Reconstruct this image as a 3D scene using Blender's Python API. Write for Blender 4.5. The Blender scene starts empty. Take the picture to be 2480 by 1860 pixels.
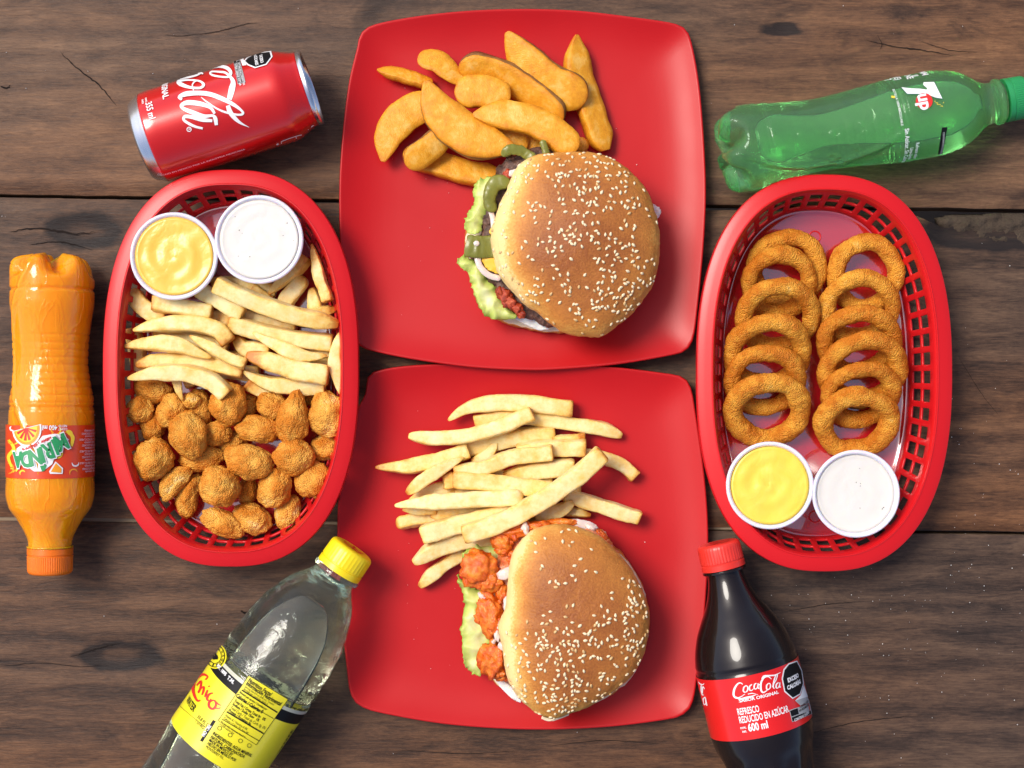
import bpy, bmesh, math, random
from mathutils import Vector, Matrix, noise
from mathutils.bvhtree import BVHTree
R = math.radians
random.seed(7)
scene = bpy.context.scene
COL = scene.collection

# ------------------------------------------------------------------ camera, world, sun, exposure
KP = 0.0003033            # metres on the table top per photograph pixel
H = 1.2                   # camera height above the table top
cam = bpy.data.cameras.new('camera'); camo = bpy.data.objects.new('camera', cam)
COL.objects.link(camo); camo.location = (0, 0, H)
cam.sensor_width = 36; cam.lens = 36*H/(2480*KP); cam.clip_start = 0.01; cam.clip_end = 50
scene.camera = camo

SUN_EL, SUN_AZ = R(56), R(-58)      # azimuth clockwise from +Y
w = bpy.data.worlds.new("World"); scene.world = w; w.use_nodes = True
wt = w.node_tree; bg = wt.nodes['Background']
sky = wt.nodes.new('ShaderNodeTexSky'); sky.sky_type = 'NISHITA'; sky.sun_disc = False
sky.sun_elevation = SUN_EL; sky.sun_rotation = SUN_AZ
sky.air_density = 0.6; sky.dust_density = 3.0; sky.ozone_density = 0.6; sky.altitude = 200
wt.links.new(sky.outputs[0], bg.inputs[0]); bg.inputs[1].default_value = 0.115
sl = bpy.data.lights.new('sun', 'SUN'); sl.energy = 1.5; sl.angle = R(24); sl.color = (1, .95, .87)
so = bpy.data.objects.new('sun', sl); COL.objects.link(so)
sd = Vector((math.sin(SUN_AZ)*math.cos(SUN_EL), math.cos(SUN_AZ)*math.cos(SUN_EL), math.sin(SUN_EL)))
so.rotation_euler = sd.to_track_quat('Z', 'Y').to_euler(); so.location = sd*3
scene.view_settings.view_transform = 'Standard'; scene.view_settings.look = 'None'
scene.view_settings.exposure = 0.86; scene.view_settings.gamma = 1

# ------------------------------------------------------------------ coordinates
def W(p, z=0.0):
    """point of the scene at height z seen at photograph pixel p"""
    f = (H - z)/H*KP
    return Vector(((p[0]-1240)*f, -(p[1]-930)*f, z))
def D(x, y=None):         # coordinates read off the 2212 px wide view
    if y is None: return [D(*q) for q in x]
    return (x*1.1211, y*1.1211)
def crop(x0, y0, s):
    def f(x, y=None):
        if y is None: return [f(*q[:2]) for q in x]
        return (x0+x*s, y0+y*s)
    f.s = s
    return f
c1 = crop(280, 80, .2441); c2 = crop(0, 580, .5058); c3 = crop(230, 400, .3376); c4 = crop(230, 880, .3134)
cw = crop(820, 0, .4069); b1 = crop(1060, 330, .3135); pf = crop(880, 920, .3436); b2 = crop(1060, 1230, .3316)
c5 = crop(1700, 140, .3526); c6 = crop(1640, 1280, .3497); c7 = crop(340, 1280, .34965)

def catmull(pts, n, closed=False):
    pts = [Vector(p) for p in pts]; m = len(pts); out = []
    segs = m if closed else m-1
    for i in range(segs):
        if closed: p0, p1, p2, p3 = pts[(i-1) % m], pts[i], pts[(i+1) % m], pts[(i+2) % m]
        else:
            p1, p2 = pts[i], pts[i+1]
            p0 = pts[i-1] if i > 0 else p1*2-p2
            p3 = pts[i+2] if i+2 < m else p2*2-p1
        for j in range(n):
            t = j/n; t2 = t*t; t3 = t2*t
            out.append(0.5*((2*p1)+(p2-p0)*t+(2*p0-5*p1+4*p2-p3)*t2+(3*p1-p0-3*p2+p3)*t3))
    if not closed: out.append(pts[-1].copy())
    return out
def resample(pts, n, closed=False):
    if closed: pts = pts+[pts[0]]
    d = [0]
    for a, b in zip(pts, pts[1:]): d.append(d[-1]+(b-a).length)
    L = d[-1]; out = []; j = 0
    for i in range(n):
        s = L*i/(n if closed else n-1)
        while j < len(d)-2 and d[j+1] < s: j += 1
        t = (s-d[j])/max(1e-12, d[j+1]-d[j]); out.append(pts[j].lerp(pts[j+1], min(1, max(0, t))))
    return out
def smooth(a, b, x):
    t = min(1, max(0, (x-a)/(b-a))); return t*t*(3-2*t)

# ------------------------------------------------------------------ materials
def new_mat(name):
    m = bpy.data.materials.new(name); m.use_nodes = True
    return m, m.node_tree, m.node_tree.nodes['Principled BSDF']
def N(t, kind, **kw):
    n = t.nodes.new(kind)
    for k, v in kw.items():
        if k in n.inputs: n.inputs[k].default_value = v
        else: setattr(n, k, v)
    return n
def ramp(t, src, stops, interp='LINEAR'):
    r = t.nodes.new('ShaderNodeValToRGB'); r.color_ramp.interpolation = interp
    e = r.color_ramp.elements
    while len(e) < len(stops): e.new(0.5)
    for x, (p, c) in zip(e, stops):
        x.position = p; x.color = (*c, 1) if len(c) == 3 else c
    t.links.new(src, r.inputs[0]); return r.outputs[0]
def mix(t, fac, a, b, mode='MIX'):
    n = t.nodes.new('ShaderNodeMix'); n.data_type = 'RGBA'; n.blend_type = mode
    for i, v in ((0, fac), (6, a), (7, b)):
        if hasattr(v, 'links') or hasattr(v, 'is_output') and not isinstance(v, (float, tuple)): t.links.new(v, n.inputs[i])
        else: n.inputs[i].default_value = (*v, 1) if isinstance(v, tuple) and len(v) == 3 else v
    return n.outputs[2]
def math_(t, op, a, b=0.0, clamp=False):
    n = t.nodes.new('ShaderNodeMath'); n.operation = op; n.use_clamp = clamp
    for i, v in ((0, a), (1, b)):
        if isinstance(v, (int, float)): n.inputs[i].default_value = v
        else: t.links.new(v, n.inputs[i])
    return n.outputs[0]
def coords(t, kind='Object', scale=(1, 1, 1), rnd=True):
    tc = t.nodes.new('ShaderNodeTexCoord'); v = tc.outputs[kind]
    if rnd:
        oi = t.nodes.new('ShaderNodeObjectInfo')
        a = t.nodes.new('ShaderNodeVectorMath'); a.operation = 'ADD'
        m = t.nodes.new('ShaderNodeVectorMath'); m.operation = 'SCALE'; m.inputs[0].default_value = (3.1, 1.7, 2.3)
        t.links.new(oi.outputs['Random'], m.inputs['Scale']); t.links.new(v, a.inputs[0]); t.links.new(m.outputs[0], a.inputs[1])
        v = a.outputs[0]
    mp = t.nodes.new('ShaderNodeMapping'); mp.inputs['Scale'].default_value = scale
    t.links.new(v, mp.inputs[0]); return mp.outputs[0]
def noise_(t, v, scale, detail=4, rough=.55, dist=0.0):
    n = N(t, 'ShaderNodeTexNoise', Scale=scale, Detail=detail, Roughness=rough, Distortion=dist)
    t.links.new(v, n.inputs['Vector']); return n.outputs['Fac']
def bump(t, bs, h, strength=.5, dist=.001, base=None):
    b = N(t, 'ShaderNodeBump', Strength=strength, Distance=dist)
    t.links.new(h, b.inputs['Height'])
    if base: t.links.new(base, b.inputs['Normal'])
    t.links.new(b.outputs[0], bs.inputs['Normal']); return b.outputs[0]
def attr(t, name):
    a = t.nodes.new('ShaderNodeAttribute'); a.attribute_name = name; return a.outputs['Fac']

def plain(name, col, rough=.5, spec=.5, coat=0, metal=0, sss=0, bumpscale=None, bstr=.2, var=0.08, bdist=.0005):
    m, t, b = new_mat(name)
    v = coords(t); n = noise_(t, v, 60, 5)
    c = mix(t, n, tuple(max(0, x*(1-var)) for x in col), tuple(min(1, x*(1+var)) for x in col))
    t.links.new(c, b.inputs['Base Color'])
    b.inputs['Roughness'].default_value = rough; b.inputs['Specular IOR Level'].default_value = spec
    b.inputs['Coat Weight'].default_value = coat; b.inputs['Coat Roughness'].default_value = .06
    b.inputs['Metallic'].default_value = metal
    if sss:
        b.inputs['Subsurface Weight'].default_value = sss; b.inputs['Subsurface Radius'].default_value = (.004, .0025, .001)
        b.inputs['Subsurface Scale'].default_value = 1
    if bumpscale: bump(t, b, noise_(t, v, bumpscale, 6, .6), bstr, bdist)
    return m

def red_plastic(name, col, rough, spec):
    m, t, b = new_mat(name); v = coords(t)
    n1 = noise_(t, v, 9, 3); n2 = noise_(t, v, 900, 3)
    sc = coords(t, scale=(1, 40, 1)); scr = noise_(t, sc, 25, 2, .5, 1.5)
    c = mix(t, n1, tuple(x*.93 for x in col), tuple(min(1, x*1.07) for x in col))
    t.links.new(c, b.inputs['Base Color'])
    r = ramp(t, n1, [(0.3, (rough*.82,)*3), (.7, (rough*1.2,)*3)]); t.links.new(r, b.inputs['Roughness'])
    b.inputs['Specular IOR Level'].default_value = spec
    h = math_(t, 'ADD', n2, math_(t, 'MULTIPLY', scr, .6)); bump(t, b, h, .12, .0002)
    return m
M = {}
M['plate'] = red_plastic('plate_red_melamine', (.50, .008, .010), .38, .28)
M['basket'] = red_plastic('basket_red_plastic', (.62, .009, .012), .32, .4)
M['basket_base'] = red_plastic('glossy_red_plastic', (.52, .007, .016), .16, 1.0)
M['basket_base'].node_tree.nodes['Principled BSDF'].inputs['Coat Weight'].default_value = 1
M['basket_base'].node_tree.nodes['Principled BSDF'].inputs['Coat IOR'].default_value = 2.5

def wood():
    m, t, b = new_mat('dark_stained_wood')
    g = coords(t, scale=(1.9, 9, 9)); fine = coords(t, scale=(2.6, 30, 30)); wide = coords(t, scale=(1, 2.4, 2.4))
    dn = noise_(t, wide, 2.4, 5, .6, .8)
    band = N(t, 'ShaderNodeTexWave', Scale=1.6, Distortion=9.0, Detail=4.0); band.inputs['Detail Scale'].default_value = .9
    band.bands_direction = 'Y'; t.links.new(coords(t, scale=(.7, 9, 4)), band.inputs['Vector'])
    gn = noise_(t, g, 9, 9, .70, .9); fn = noise_(t, fine, 26, 7, .72, .5)
    pit = noise_(t, coords(t, scale=(.5, 1, 1)), 420, 4, .7)
    f = math_(t, 'ADD', math_(t, 'MULTIPLY', gn, .46), math_(t, 'MULTIPLY', fn, .42))
    f = math_(t, 'ADD', f, math_(t, 'MULTIPLY', band.outputs['Fac'], .07))
    f = math_(t, 'ADD', f, math_(t, 'MULTIPLY', dn, .20)); f = math_(t, 'ADD', f, math_(t, 'MULTIPLY', math_(t, 'SUBTRACT', pit, .6), .16))
    f = math_(t, 'ADD', f, attr(t, 'tone'))
    c = ramp(t, f, [(.36, (.014, .009, .007)), (.46, (.040, .024, .017)), (.55, (.078, .046, .030)), (.66, (.130, .078, .048)), (.80, (.22, .135, .080))])
    warm = noise_(t, wide, 1.7, 3, .5, .5)
    c = mix(t, ramp(t, warm, [(.36, (0, 0, 0)), (.64, (1, 1, 1))]), c, mix(t, 1.0, c, (1.45, 1.08, .76), 'MULTIPLY'))
    grey = noise_(t, coords(t, scale=(1.5, 3, 3)), 2.1, 4, .6, .4)
    c = mix(t, ramp(t, grey, [(.50, (0, 0, 0)), (.78, (.5, .5, .5))]), c, mix(t, .4, c, (.055, .042, .038)))
    # dark stains
    st = noise_(t, coords(t, scale=(1.0, 1.8, 1)), 7, 6, .65, 1.2)
    c = mix(t, ramp(t, st, [(.56, (0, 0, 0)), (.70, (.75, .75, .75))]), c, (.018, .011, .009))
    # knots: elongated distance fields in the plank's own coordinates
    kt = attr(t, 'knot')
    kn = math_(t, 'ADD', kt, math_(t, 'MULTIPLY', math_(t, 'SUBTRACT', noise_(t, coords(t, scale=(1, 2, 1)), 45, 5), .5), .55))
    c = mix(t, ramp(t, kn, [(.40, (0, 0, 0)), (.56, (.92, .92, .92)), (.80, (.85, .85, .85)), (.95, (.35, .35, .35))]), c, (.010, .007, .007))
    t.links.new(c, b.inputs['Base Color'])
    t.links.new(ramp(t, fn, [(.3, (.38,)*3), (.7, (.58,)*3)]), b.inputs['Roughness'])
    b.inputs['Specular IOR Level'].default_value = .22
    h = math_(t, 'ADD', f, math_(t, 'MULTIPLY', kt, -.6)); bump(t, b, h, .7, .0014)
    return m
M['wood'] = wood()
M['wood_edge'] = plain('raw_wood_edge', (.20, .13, .08), .8, .2, bumpscale=400, bstr=.5)
M['crack'] = plain('dark_wood_crack', (.018, .013, .011), .9, .1)
M['mortar'] = plain('crumbly_grey_filler', (.075, .055, .040), .95, .1, bumpscale=500, bstr=.9, var=.5, bdist=.002)
M['batten'] = plain('pale_batten_wood', (.24, .18, .12), .8, .2)
M['ground'] = plain('shade_dark_floor', (.05, .038, .03), .9, .2, bumpscale=60, bstr=.3)  # floor colour darkened to stand for the shade under the table
M['steel'] = plain('table_frame_metal', (.30, .28, .25), .5, .5)

def fry_mat(name, pale, gold, brown, bs=.35, sss=.25, k0=.5):
    m, t, b = new_mat(name); v = coords(t)
    n = noise_(t, v, 95, 6, .62); n2 = noise_(t, v, 420, 4, .6); a = attr(t, 'toast')
    f = math_(t, 'ADD', math_(t, 'MULTIPLY', n, .8), math_(t, 'MULTIPLY', n2, .22)); f = math_(t, 'ADD', f, math_(t, 'MULTIPLY', a, .62))
    oi = t.nodes.new('ShaderNodeObjectInfo'); f = math_(t, 'ADD', f, math_(t, 'MULTIPLY', oi.outputs['Random'], .10))
    c = ramp(t, f, [(k0-.06, pale), (k0+.22, gold), (k0+.62, brown)])
    t.links.new(c, b.inputs['Base Color']); b.inputs['Roughness'].default_value = .38
    b.inputs['Specular IOR Level'].default_value = .34
    b.inputs['Subsurface Weight'].default_value = sss; b.inputs['Subsurface Radius'].default_value = (.004, .0025, .0012); b.inputs['Subsurface Scale'].default_value = 1
    gr = coords(t, scale=(1, 1, 1)); h = math_(t, 'ADD', n2, noise_(t, gr, 1300, 3)); bump(t, b, h, bs, .0006)
    return m
M['fry'] = fry_mat('pale_fried_potato', (.93, .78, .40), (.86, .55, .14), (.55, .20, .025), .4, .35, .56)
M['wedge'] = fry_mat('golden_potato_wedge', (.90, .60, .17), (.82, .36, .020), (.56, .15, .006), .6, .15, .40)
M['skin'] = fry_mat('mottled_potato_skin', (.74, .42, .12), (.40, .19, .055), (.14, .06, .02), .6, 0, .40)

def crumb_mat(name, pale, mid, dark):
    m, t, b = new_mat(name); v = coords(t)
    vo = N(t, 'ShaderNodeTexVoronoi', Scale=950.0); t.links.new(v, vo.inputs['Vector'])
    n = noise_(t, v, 75, 5, .6); n2 = noise_(t, v, 1500, 3); a = attr(t, 'toast')
    f = math_(t, 'ADD', math_(t, 'MULTIPLY', n, .90), math_(t, 'MULTIPLY', n2, .12)); f = math_(t, 'ADD', f, math_(t, 'MULTIPLY', a, .28)); f = math_(t, 'ADD', f, math_(t, 'MULTIPLY', vo.outputs['Distance'], .12))
    oi = t.nodes.new('ShaderNodeObjectInfo'); f = math_(t, 'ADD', f, math_(t, 'MULTIPLY', math_(t, 'SUBTRACT', oi.outputs['Random'], .5), .16))
    c = ramp(t, f, [(.36, pale), (.58, mid), (.86, dark)])
    t.links.new(c, b.inputs['Base Color']); b.inputs['Roughness'].default_value = .5; b.inputs['Specular IOR Level'].default_value = .22
    b.inputs['Subsurface Weight'].default_value = .12; b.inputs['Subsurface Radius'].default_value = (.003, .0015, .0006); b.inputs['Subsurface Scale'].default_value = 1
    h = math_(t, 'ADD', math_(t, 'MULTIPLY', vo.outputs['Distance'], -1.8), math_(t, 'MULTIPLY', noise_(t, v, 420, 3), .8)); bump(t, b, h, .62, .0011)
    return m
M['nugget'] = crumb_mat('golden_breadcrumb', (.94, .68, .28), (.88, .45, .075), (.62, .20, .016))
M['ring'] = crumb_mat('onion_ring_breadcrumb', (.92, .62, .19), (.83, .38, .042), (.56, .165, .010))

def bun_mat():
    m, t, b = new_mat('glazed_bun_crust'); v = coords(t)
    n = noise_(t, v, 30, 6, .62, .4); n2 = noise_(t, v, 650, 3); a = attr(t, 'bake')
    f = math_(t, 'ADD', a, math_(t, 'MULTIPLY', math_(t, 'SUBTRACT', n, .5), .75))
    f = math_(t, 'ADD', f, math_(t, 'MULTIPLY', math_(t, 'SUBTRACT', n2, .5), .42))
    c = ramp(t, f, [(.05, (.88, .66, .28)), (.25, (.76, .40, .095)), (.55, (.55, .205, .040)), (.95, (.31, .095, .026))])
    t.links.new(c, b.inputs['Base Color']); b.inputs['Roughness'].default_value = .45; b.inputs['Specular IOR Level'].default_value = .22
    b.inputs['Subsurface Weight'].default_value = .08; b.inputs['Subsurface Radius'].default_value = (.004, .002, .001); b.inputs['Subsurface Scale'].default_value = 1
    bump(t, b, math_(t, 'ADD', n2, noise_(t, v, 160, 6, .65)), .5, .0009)
    return m
M['bun'] = bun_mat()
M['crumb'] = plain('white_bun_crumb', (.82, .68, .46), .85, .2, sss=.2, bumpscale=500, bstr=.7, var=.2)
M['seed'] = plain('sesame_seed_cream', (.84, .68, .42), .45, .5, sss=.1, var=.15)
M['seed2'] = plain('sesame_seed_toasted', (.66, .42, .18), .45, .5, sss=.1, var=.2)

def meat(name, c0, c1_, c2_, sp=.5, rough=.35, sc=200):
    m, t, b = new_mat(name); v = coords(t)
    n = noise_(t, v, sc, 6, .65, .4); c = ramp(t, n, [(.33, c0), (.5, c1_), (.68, c2_)])
    t.links.new(c, b.inputs['Base Color']); b.inputs['Roughness'].default_value = rough; b.inputs['Specular IOR Level'].default_value = sp
    bump(t, b, noise_(t, v, sc*3, 6, .7), .8, .0012); return m
M['patty'] = meat('seared_beef', (.035, .018, .014), (.13, .065, .045), (.30, .17, .12))
M['chorizo'] = meat('red_chorizo', (.16, .012, .006), (.42, .045, .012), (.60, .12, .04))
M['buffalo'] = meat('orange_buffalo_sauce', (.50, .055, .004), (.76, .14, .008), (.88, .30, .03), .6, .16, 150)
M['ranchmeat'] = meat('pink_sauced_chicken', (.60, .09, .02), (.80, .22, .06), (.86, .55, .42), .5, .3, 160)
def leaf():
    m, t, b = new_mat('crisp_lettuce'); v = coords(t); n = noise_(t, v, 60, 5, .6, .8); e = attr(t, 'edge')
    f = math_(t, 'ADD', math_(t, 'MULTIPLY', n, .6), math_(t, 'MULTIPLY', e, .5))
    c = ramp(t, f, [(.2, (.80, .82, .46)), (.5, (.58, .66, .17)), (.85, (.28, .42, .05))])
    t.links.new(c, b.inputs['Base Color']); b.inputs['Roughness'].default_value = .35
    b.inputs['Subsurface Weight'].default_value = .25; b.inputs['Subsurface Radius'].default_value = (.002, .003, .001); b.inputs['Subsurface Scale'].default_value = 1
    w_ = N(t, 'ShaderNodeTexVoronoi', Scale=260.0); w_.feature = 'DISTANCE_TO_EDGE'; t.links.new(v, w_.inputs['Vector'])
    b.inputs['Specular IOR Level'].default_value = .3; bump(t, b, w_.outputs['Distance'], .3, .0006); return m
M['lettuce'] = leaf()
M['pickle'] = plain('olive_jalapeno', (.20, .20, .030), .3, .4, coat=.15, sss=.2, bumpscale=260, bstr=.4, var=.35)
M['pickle_in'] = plain('pale_jalapeno_flesh', (.40, .40, .14), .3, .5, sss=.2, var=.3)
M['onion'] = plain('translucent_onion', (.78, .62, .55), .25, .5, coat=.4, sss=.4, var=.15)
M['cheese'] = plain('yellow_cheese', (.88, .50, .04), .35, .5, sss=.2)
M['mayo'] = plain('white_mayonnaise', (.86, .83, .76), .25, .5, sss=.3, bumpscale=150, bstr=.4, var=.04)

def sauce(name, a_, b_, swirl=True):
    m, t, b = new_mat(name); v = coords(t, rnd=False)
    n = noise_(t, v, 40, 3, .5, 2.5)
    wv = N(t, 'ShaderNodeTexWave', Scale=26.0, Distortion=7.0, Detail=2.0); wv.wave_type = 'RINGS'; wv.rings_direction = 'Z'
    wv.inputs['Detail Scale'].default_value = .6; t.links.new(coords(t, rnd=False), wv.inputs['Vector'])
    t.links.new(mix(t, n, a_, b_), b.inputs['Base Color'])
    b.inputs['Roughness'].default_value = .28; b.inputs['Subsurface Weight'].default_value = .2
    b.inputs['Subsurface Radius'].default_value = (.004, .003, .001); b.inputs['Subsurface Scale'].default_value = 1
    bump(t, b, math_(t, 'ADD', math_(t, 'MULTIPLY', wv.outputs['Fac'], .12 if swirl else .04), n), .35 if swirl else .15, .0016)
    return m
M['cheddar'] = sauce('golden_cheese_sauce', (.90, .50, .055), (.92, .60, .12))
M['mustard'] = sauce('yellow_cheese_sauce', (.92, .62, .05), (.93, .68, .12))
M['ranch'] = sauce('white_ranch_dressing', (.71, .67, .60), (.76, .72, .66), False)
M['herb'] = plain('herb_fleck', (.12, .13, .09), .6)
def cup_mat():
    m, t, b = new_mat('translucent_cup_plastic')
    b.inputs['Base Color'].default_value = (.93, .86, .93, 1); b.inputs['Roughness'].default_value = .25  # lilac tint puts the pink sky light caught by the cups into the colour
    b.inputs['Transmission Weight'].default_value = .18; b.inputs['Subsurface Weight'].default_value = .3; b.inputs['Subsurface Scale'].default_value = .004; b.inputs['IOR'].default_value = 1.4
    n = noise_(t, coords(t), 200, 3); bump(t, b, n, .05, .0003)
    return m
M['cup'] = cup_mat()

def liquid(name, col, density, ior=1.33, rough=0.0, tr=1.0, base=(1, 1, 1)):
    m, t, b = new_mat(name)
    b.inputs['Base Color'].default_value = (*base, 1); b.inputs['Transmission Weight'].default_value = tr
    b.inputs['IOR'].default_value = ior; b.inputs['Roughness'].default_value = rough
    v = coords(t); n = noise_(t, v, 120, 4, .6, .6); n3 = noise_(t, v, 48, 3, .5, 1.2); rd = ramp(t, n3, [(.44, (0, 0, 0)), (.5, (1, 1, 1)), (.56, (0, 0, 0))]); bump(t, b, math_(t, 'ADD', n, math_(t, 'MULTIPLY', rd, .45)), .22, .0011)
    ab = t.nodes.new('ShaderNodeVolumeAbsorption'); ab.inputs['Color'].default_value = (*col, 1); ab.inputs['Density'].default_value = density
    t.links.new(ab.outputs[0], t.nodes['Material Output'].inputs['Volume'])
    return m
M['green_soda'] = liquid('clear_green_bottle', (.12, .96, .30), 8, 1.33, 0, .92, (.54, 1.0, .54))
M['water'] = liquid('clear_water_bottle', (.88, .98, .66), 5, 1.35, 0, .985, (.97, 1.0, .92))
def orange():
    m, t, b = new_mat('orange_soda_bottle'); v = coords(t, scale=(1, 1, 1)); n = noise_(t, v, 18, 3)
    t.links.new(mix(t, n, (.90, .27, .002), (.94, .33, .004)), b.inputs['Base Color'])
    b.inputs['Roughness'].default_value = .10; b.inputs['Subsurface Weight'].default_value = .6
    b.inputs['Subsurface Radius'].default_value = (.02, .008, .001); b.inputs['Subsurface Scale'].default_value = 1
    b.inputs['Coat Weight'].default_value = .5; b.inputs['Coat Roughness'].default_value = .03; b.inputs['Specular IOR Level'].default_value = .3
    n3 = noise_(t, coords(t, scale=(1, .4, 1)), 60, 3, .5, 1.0); rd = ramp(t, n3, [(.44, (0, 0, 0)), (.5, (1, 1, 1)), (.56, (0, 0, 0))]); bump(t, b, math_(t, 'ADD', math_(t, 'MULTIPLY', rd, .5), noise_(t, coords(t, scale=(1, .35, 1)), 110, 3, .5, .6)), .34, .0016); return m
M['orange_soda'] = orange()
def cola():
    m, t, b = new_mat('cola_bottle'); v = coords(t); n = noise_(t, v, 15, 2)
    t.links.new(mix(t, n, (.006, .004, .004), (.012, .007, .006)), b.inputs['Base Color'])
    b.inputs['Roughness'].default_value = .24; b.inputs['Coat Weight'].default_value = .6; b.inputs['Coat Roughness'].default_value = .02; b.inputs['Specular IOR Level'].default_value = .2
    bump(t, b, noise_(t, v, 45, 3, .5, .5), .28, .0014); return m
M['cola'] = cola()
M['cap_red'] = plain('cap_red', (.72, .035, .022), .35, .5, sss=.1)
M['cap_yellow'] = plain('cap_yellow', (.92, .68, .01), .35, .5, sss=.1)
M['cap_orange'] = plain('cap_orange', (.86, .17, .006), .35, .5, sss=.15)
M['cap_green'] = plain('cap_green', (.02, .27, .08), .35, .5, sss=.15)
M['label_red'] = plain('label_red', (.70, .010, .008), .28, .5, coat=.4, bumpscale=120, bstr=.12, var=.03)
M['label_orange'] = plain('label_orange_red', (.72, .055, .006), .3, .5, coat=.3, var=.05)
M['label_yellow'] = plain('label_yellow', (.86, .74, .02), .3, .5, coat=.3, bumpscale=80, bstr=.1, var=.03)
M['label_back'] = plain('label_pale_back', (.52, .52, .40), .3, .5, var=.05)
M['can_red'] = plain('can_red_lacquer', (.66, .010, .008), .2, .6, coat=.5, metal=.25, var=.03)
M['alu'] = plain('brushed_aluminium', (.80, .80, .82), .25, .5, metal=1, var=.03)
M['white'] = plain('print_white', (.84, .83, .82), .35, .5, var=.02)
M['black'] = plain('print_black', (.008, .008, .009), .45, .15)
M['grey'] = plain('print_grey', (.42, .42, .42), .35, .5)
M['p_red'] = plain('print_red', (.66, .02, .015), .35, .5)
M['p_green'] = plain('print_green', (.03, .30, .10), .35, .5)
M['p_yellow'] = plain('print_yellow', (.88, .62, .03), .35, .5)
M['p_orange'] = plain('print_orange', (.90, .33, .02), .35, .5)
M['p_blue'] = plain('print_dark_green', (.02, .13, .06), .35, .5)
M['salt'] = plain('salt', (.85, .84, .80), .4, .5)

# ------------------------------------------------------------------ object helpers
def mk(name, verts, faces, mat, origin=None, parent=None, sm=True, attrs=None, mats=None, fm=None, sharp=None):
    o_ = Vector(origin) if origin is not None else (parent_origin(parent) if parent else Vector((0, 0, 0)))
    me = bpy.data.meshes.new(name)
    me.from_pydata([tuple(Vector(v)-o_) for v in verts], [], faces)
    for mm in ([mat] if mats is None else mats): me.materials.append(mm)
    if fm: me.polygons.foreach_set('material_index', fm)
    if attrs:
        for k, vals in attrs.items():
            a = me.attributes.new(k, 'FLOAT', 'POINT'); a.data.foreach_set('value', vals)
    me.update()
    if sm: me.shade_smooth()
    if sharp is not None: me.set_sharp_from_angle(angle=R(sharp))
    o = bpy.data.objects.new(name, me); COL.objects.link(o)
    if parent: o.parent = parent
    else: o.location = o_
    return o
def parent_origin(p):
    v = Vector(p.location)
    while p.parent: p = p.parent; v += p.location
    return v
def tag(o, label, cat, group=None, kind=None):
    if kind: o['kind'] = kind
    if label: o['label'] = label
    if cat: o['category'] = cat
    if group: o['group'] = group
    return o
def thing(name, loc, label, cat, group=None):
    o = bpy.data.objects.new(name, None); o.empty_display_size = .02; COL.objects.link(o); o.location = loc
    return tag(o, label, cat, group)
def fixnormals(o):
    bm = bmesh.new(); bm.from_mesh(o.data); bmesh.ops.recalc_face_normals(bm, faces=bm.faces); bm.to_mesh(o.data); bm.free()
def grid_faces(nr, nc, close=True, base=0, skip=None):
    f = []
    for i in range(nr-1):
        for j in range(nc if close else nc-1):
            if skip and skip(i, j): continue
            a = base+i*nc+j; b = base+i*nc+(j+1) % nc
            f.append((a, b, b+nc, a+nc))
    return f

def sweep(name, path3, wid, hei, sect, mat, roll=0, startfn=None, endfn=None, nst=26, amp=.0005, seed=0, toastfn=None, parent=None, origin=None, sharp=None, mats=None, secmat=None, rollfn=None):
    """sweep a section along a path; startfn/endfn(d) scale by distance to the end"""
    P = resample(catmull(path3, 10), 60); L = sum((b-a).length for a, b in zip(P, P[1:]))
    ts = []
    e = [0, .004, .012, .025, .05]
    ts = e+[.09+(.82)*i/(nst-1) for i in range(nst)]+[1-x for x in reversed(e)]
    verts = []; toast = []; ns = len(sect)
    for t in ts:
        x = t*(len(P)-1); i = min(int(x), len(P)-2); p = P[i].lerp(P[i+1], x-i)
        tg = (P[min(i+2, len(P)-1)]-P[max(i-1, 0)]).normalized()
        side = tg.cross(Vector((0, 0, 1))).normalized(); up = side.cross(tg).normalized()
        sa = startfn(t*L)*endfn((1-t)*L)
        rl = roll+(rollfn(t) if rollfn else 0)
        cr, sr = math.cos(rl), math.sin(rl)
        for (a, b) in sect:
            a2 = a*wid*.5*sa; b2 = b*hei*.5*sa
            q = p+side*(a2*cr-b2*sr)+up*(a2*sr+b2*cr)
            nv = noise.noise_vector(q*90+Vector((seed*3.7, 0, 0)))*amp+noise.noise_vector(q*420+Vector((0, seed, 0)))*amp*.35
            verts.append(q+nv*min(1, sa*1.2))
            corner = abs(a*b)**3
            ed = min(t*L, (1-t)*L)
            toast.append((toastfn(t, a, b) if toastfn else 0)+corner*.34+.45*math.exp(-ed/.0025))
    fs = grid_faces(len(ts), ns); fm = [0]*len(fs)
    if secmat: fm = [secmat(k % ns) for k in range(len(fs))]
    fs.append(tuple(range(ns))[::-1]); fs.append(tuple((len(ts)-1)*ns+k for k in range(ns))); fm += [0, 0]
    if origin is None and parent is None: origin = (P[30].x, P[30].y, min(v.z for v in verts))
    o = mk(name, verts, fs, mat, origin, parent, attrs={'toast': toast}, mats=mats, fm=fm, sharp=sharp)
    fixnormals(o); return o
def superellipse(n, k):
    out = []
    for i in range(k):
        a = 2*math.pi*(i+.5)/k; c, s = math.cos(a), math.sin(a)
        out.append((math.copysign(abs(c)**(2/n), c), math.copysign(abs(s)**(2/n), s)))
    return out
SQ = superellipse(7, 24)
def endf(kind, w):
    if kind == 'p': L = w*2.4; return lambda d: .10+.90*min(1, d/L)**.62 if d < L else 1
    if kind == 'h': L = w*1.2; return lambda d: .30+.70*min(1, d/L)**.6 if d < L else 1
    if kind == 'r': return lambda d: max(.05, (1-(1-min(1, d/(w*.5)))**2)**.5)
    return lambda d: .84+.16*(1-(1-min(1, d/(w*.16)))**2)**.5
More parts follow.
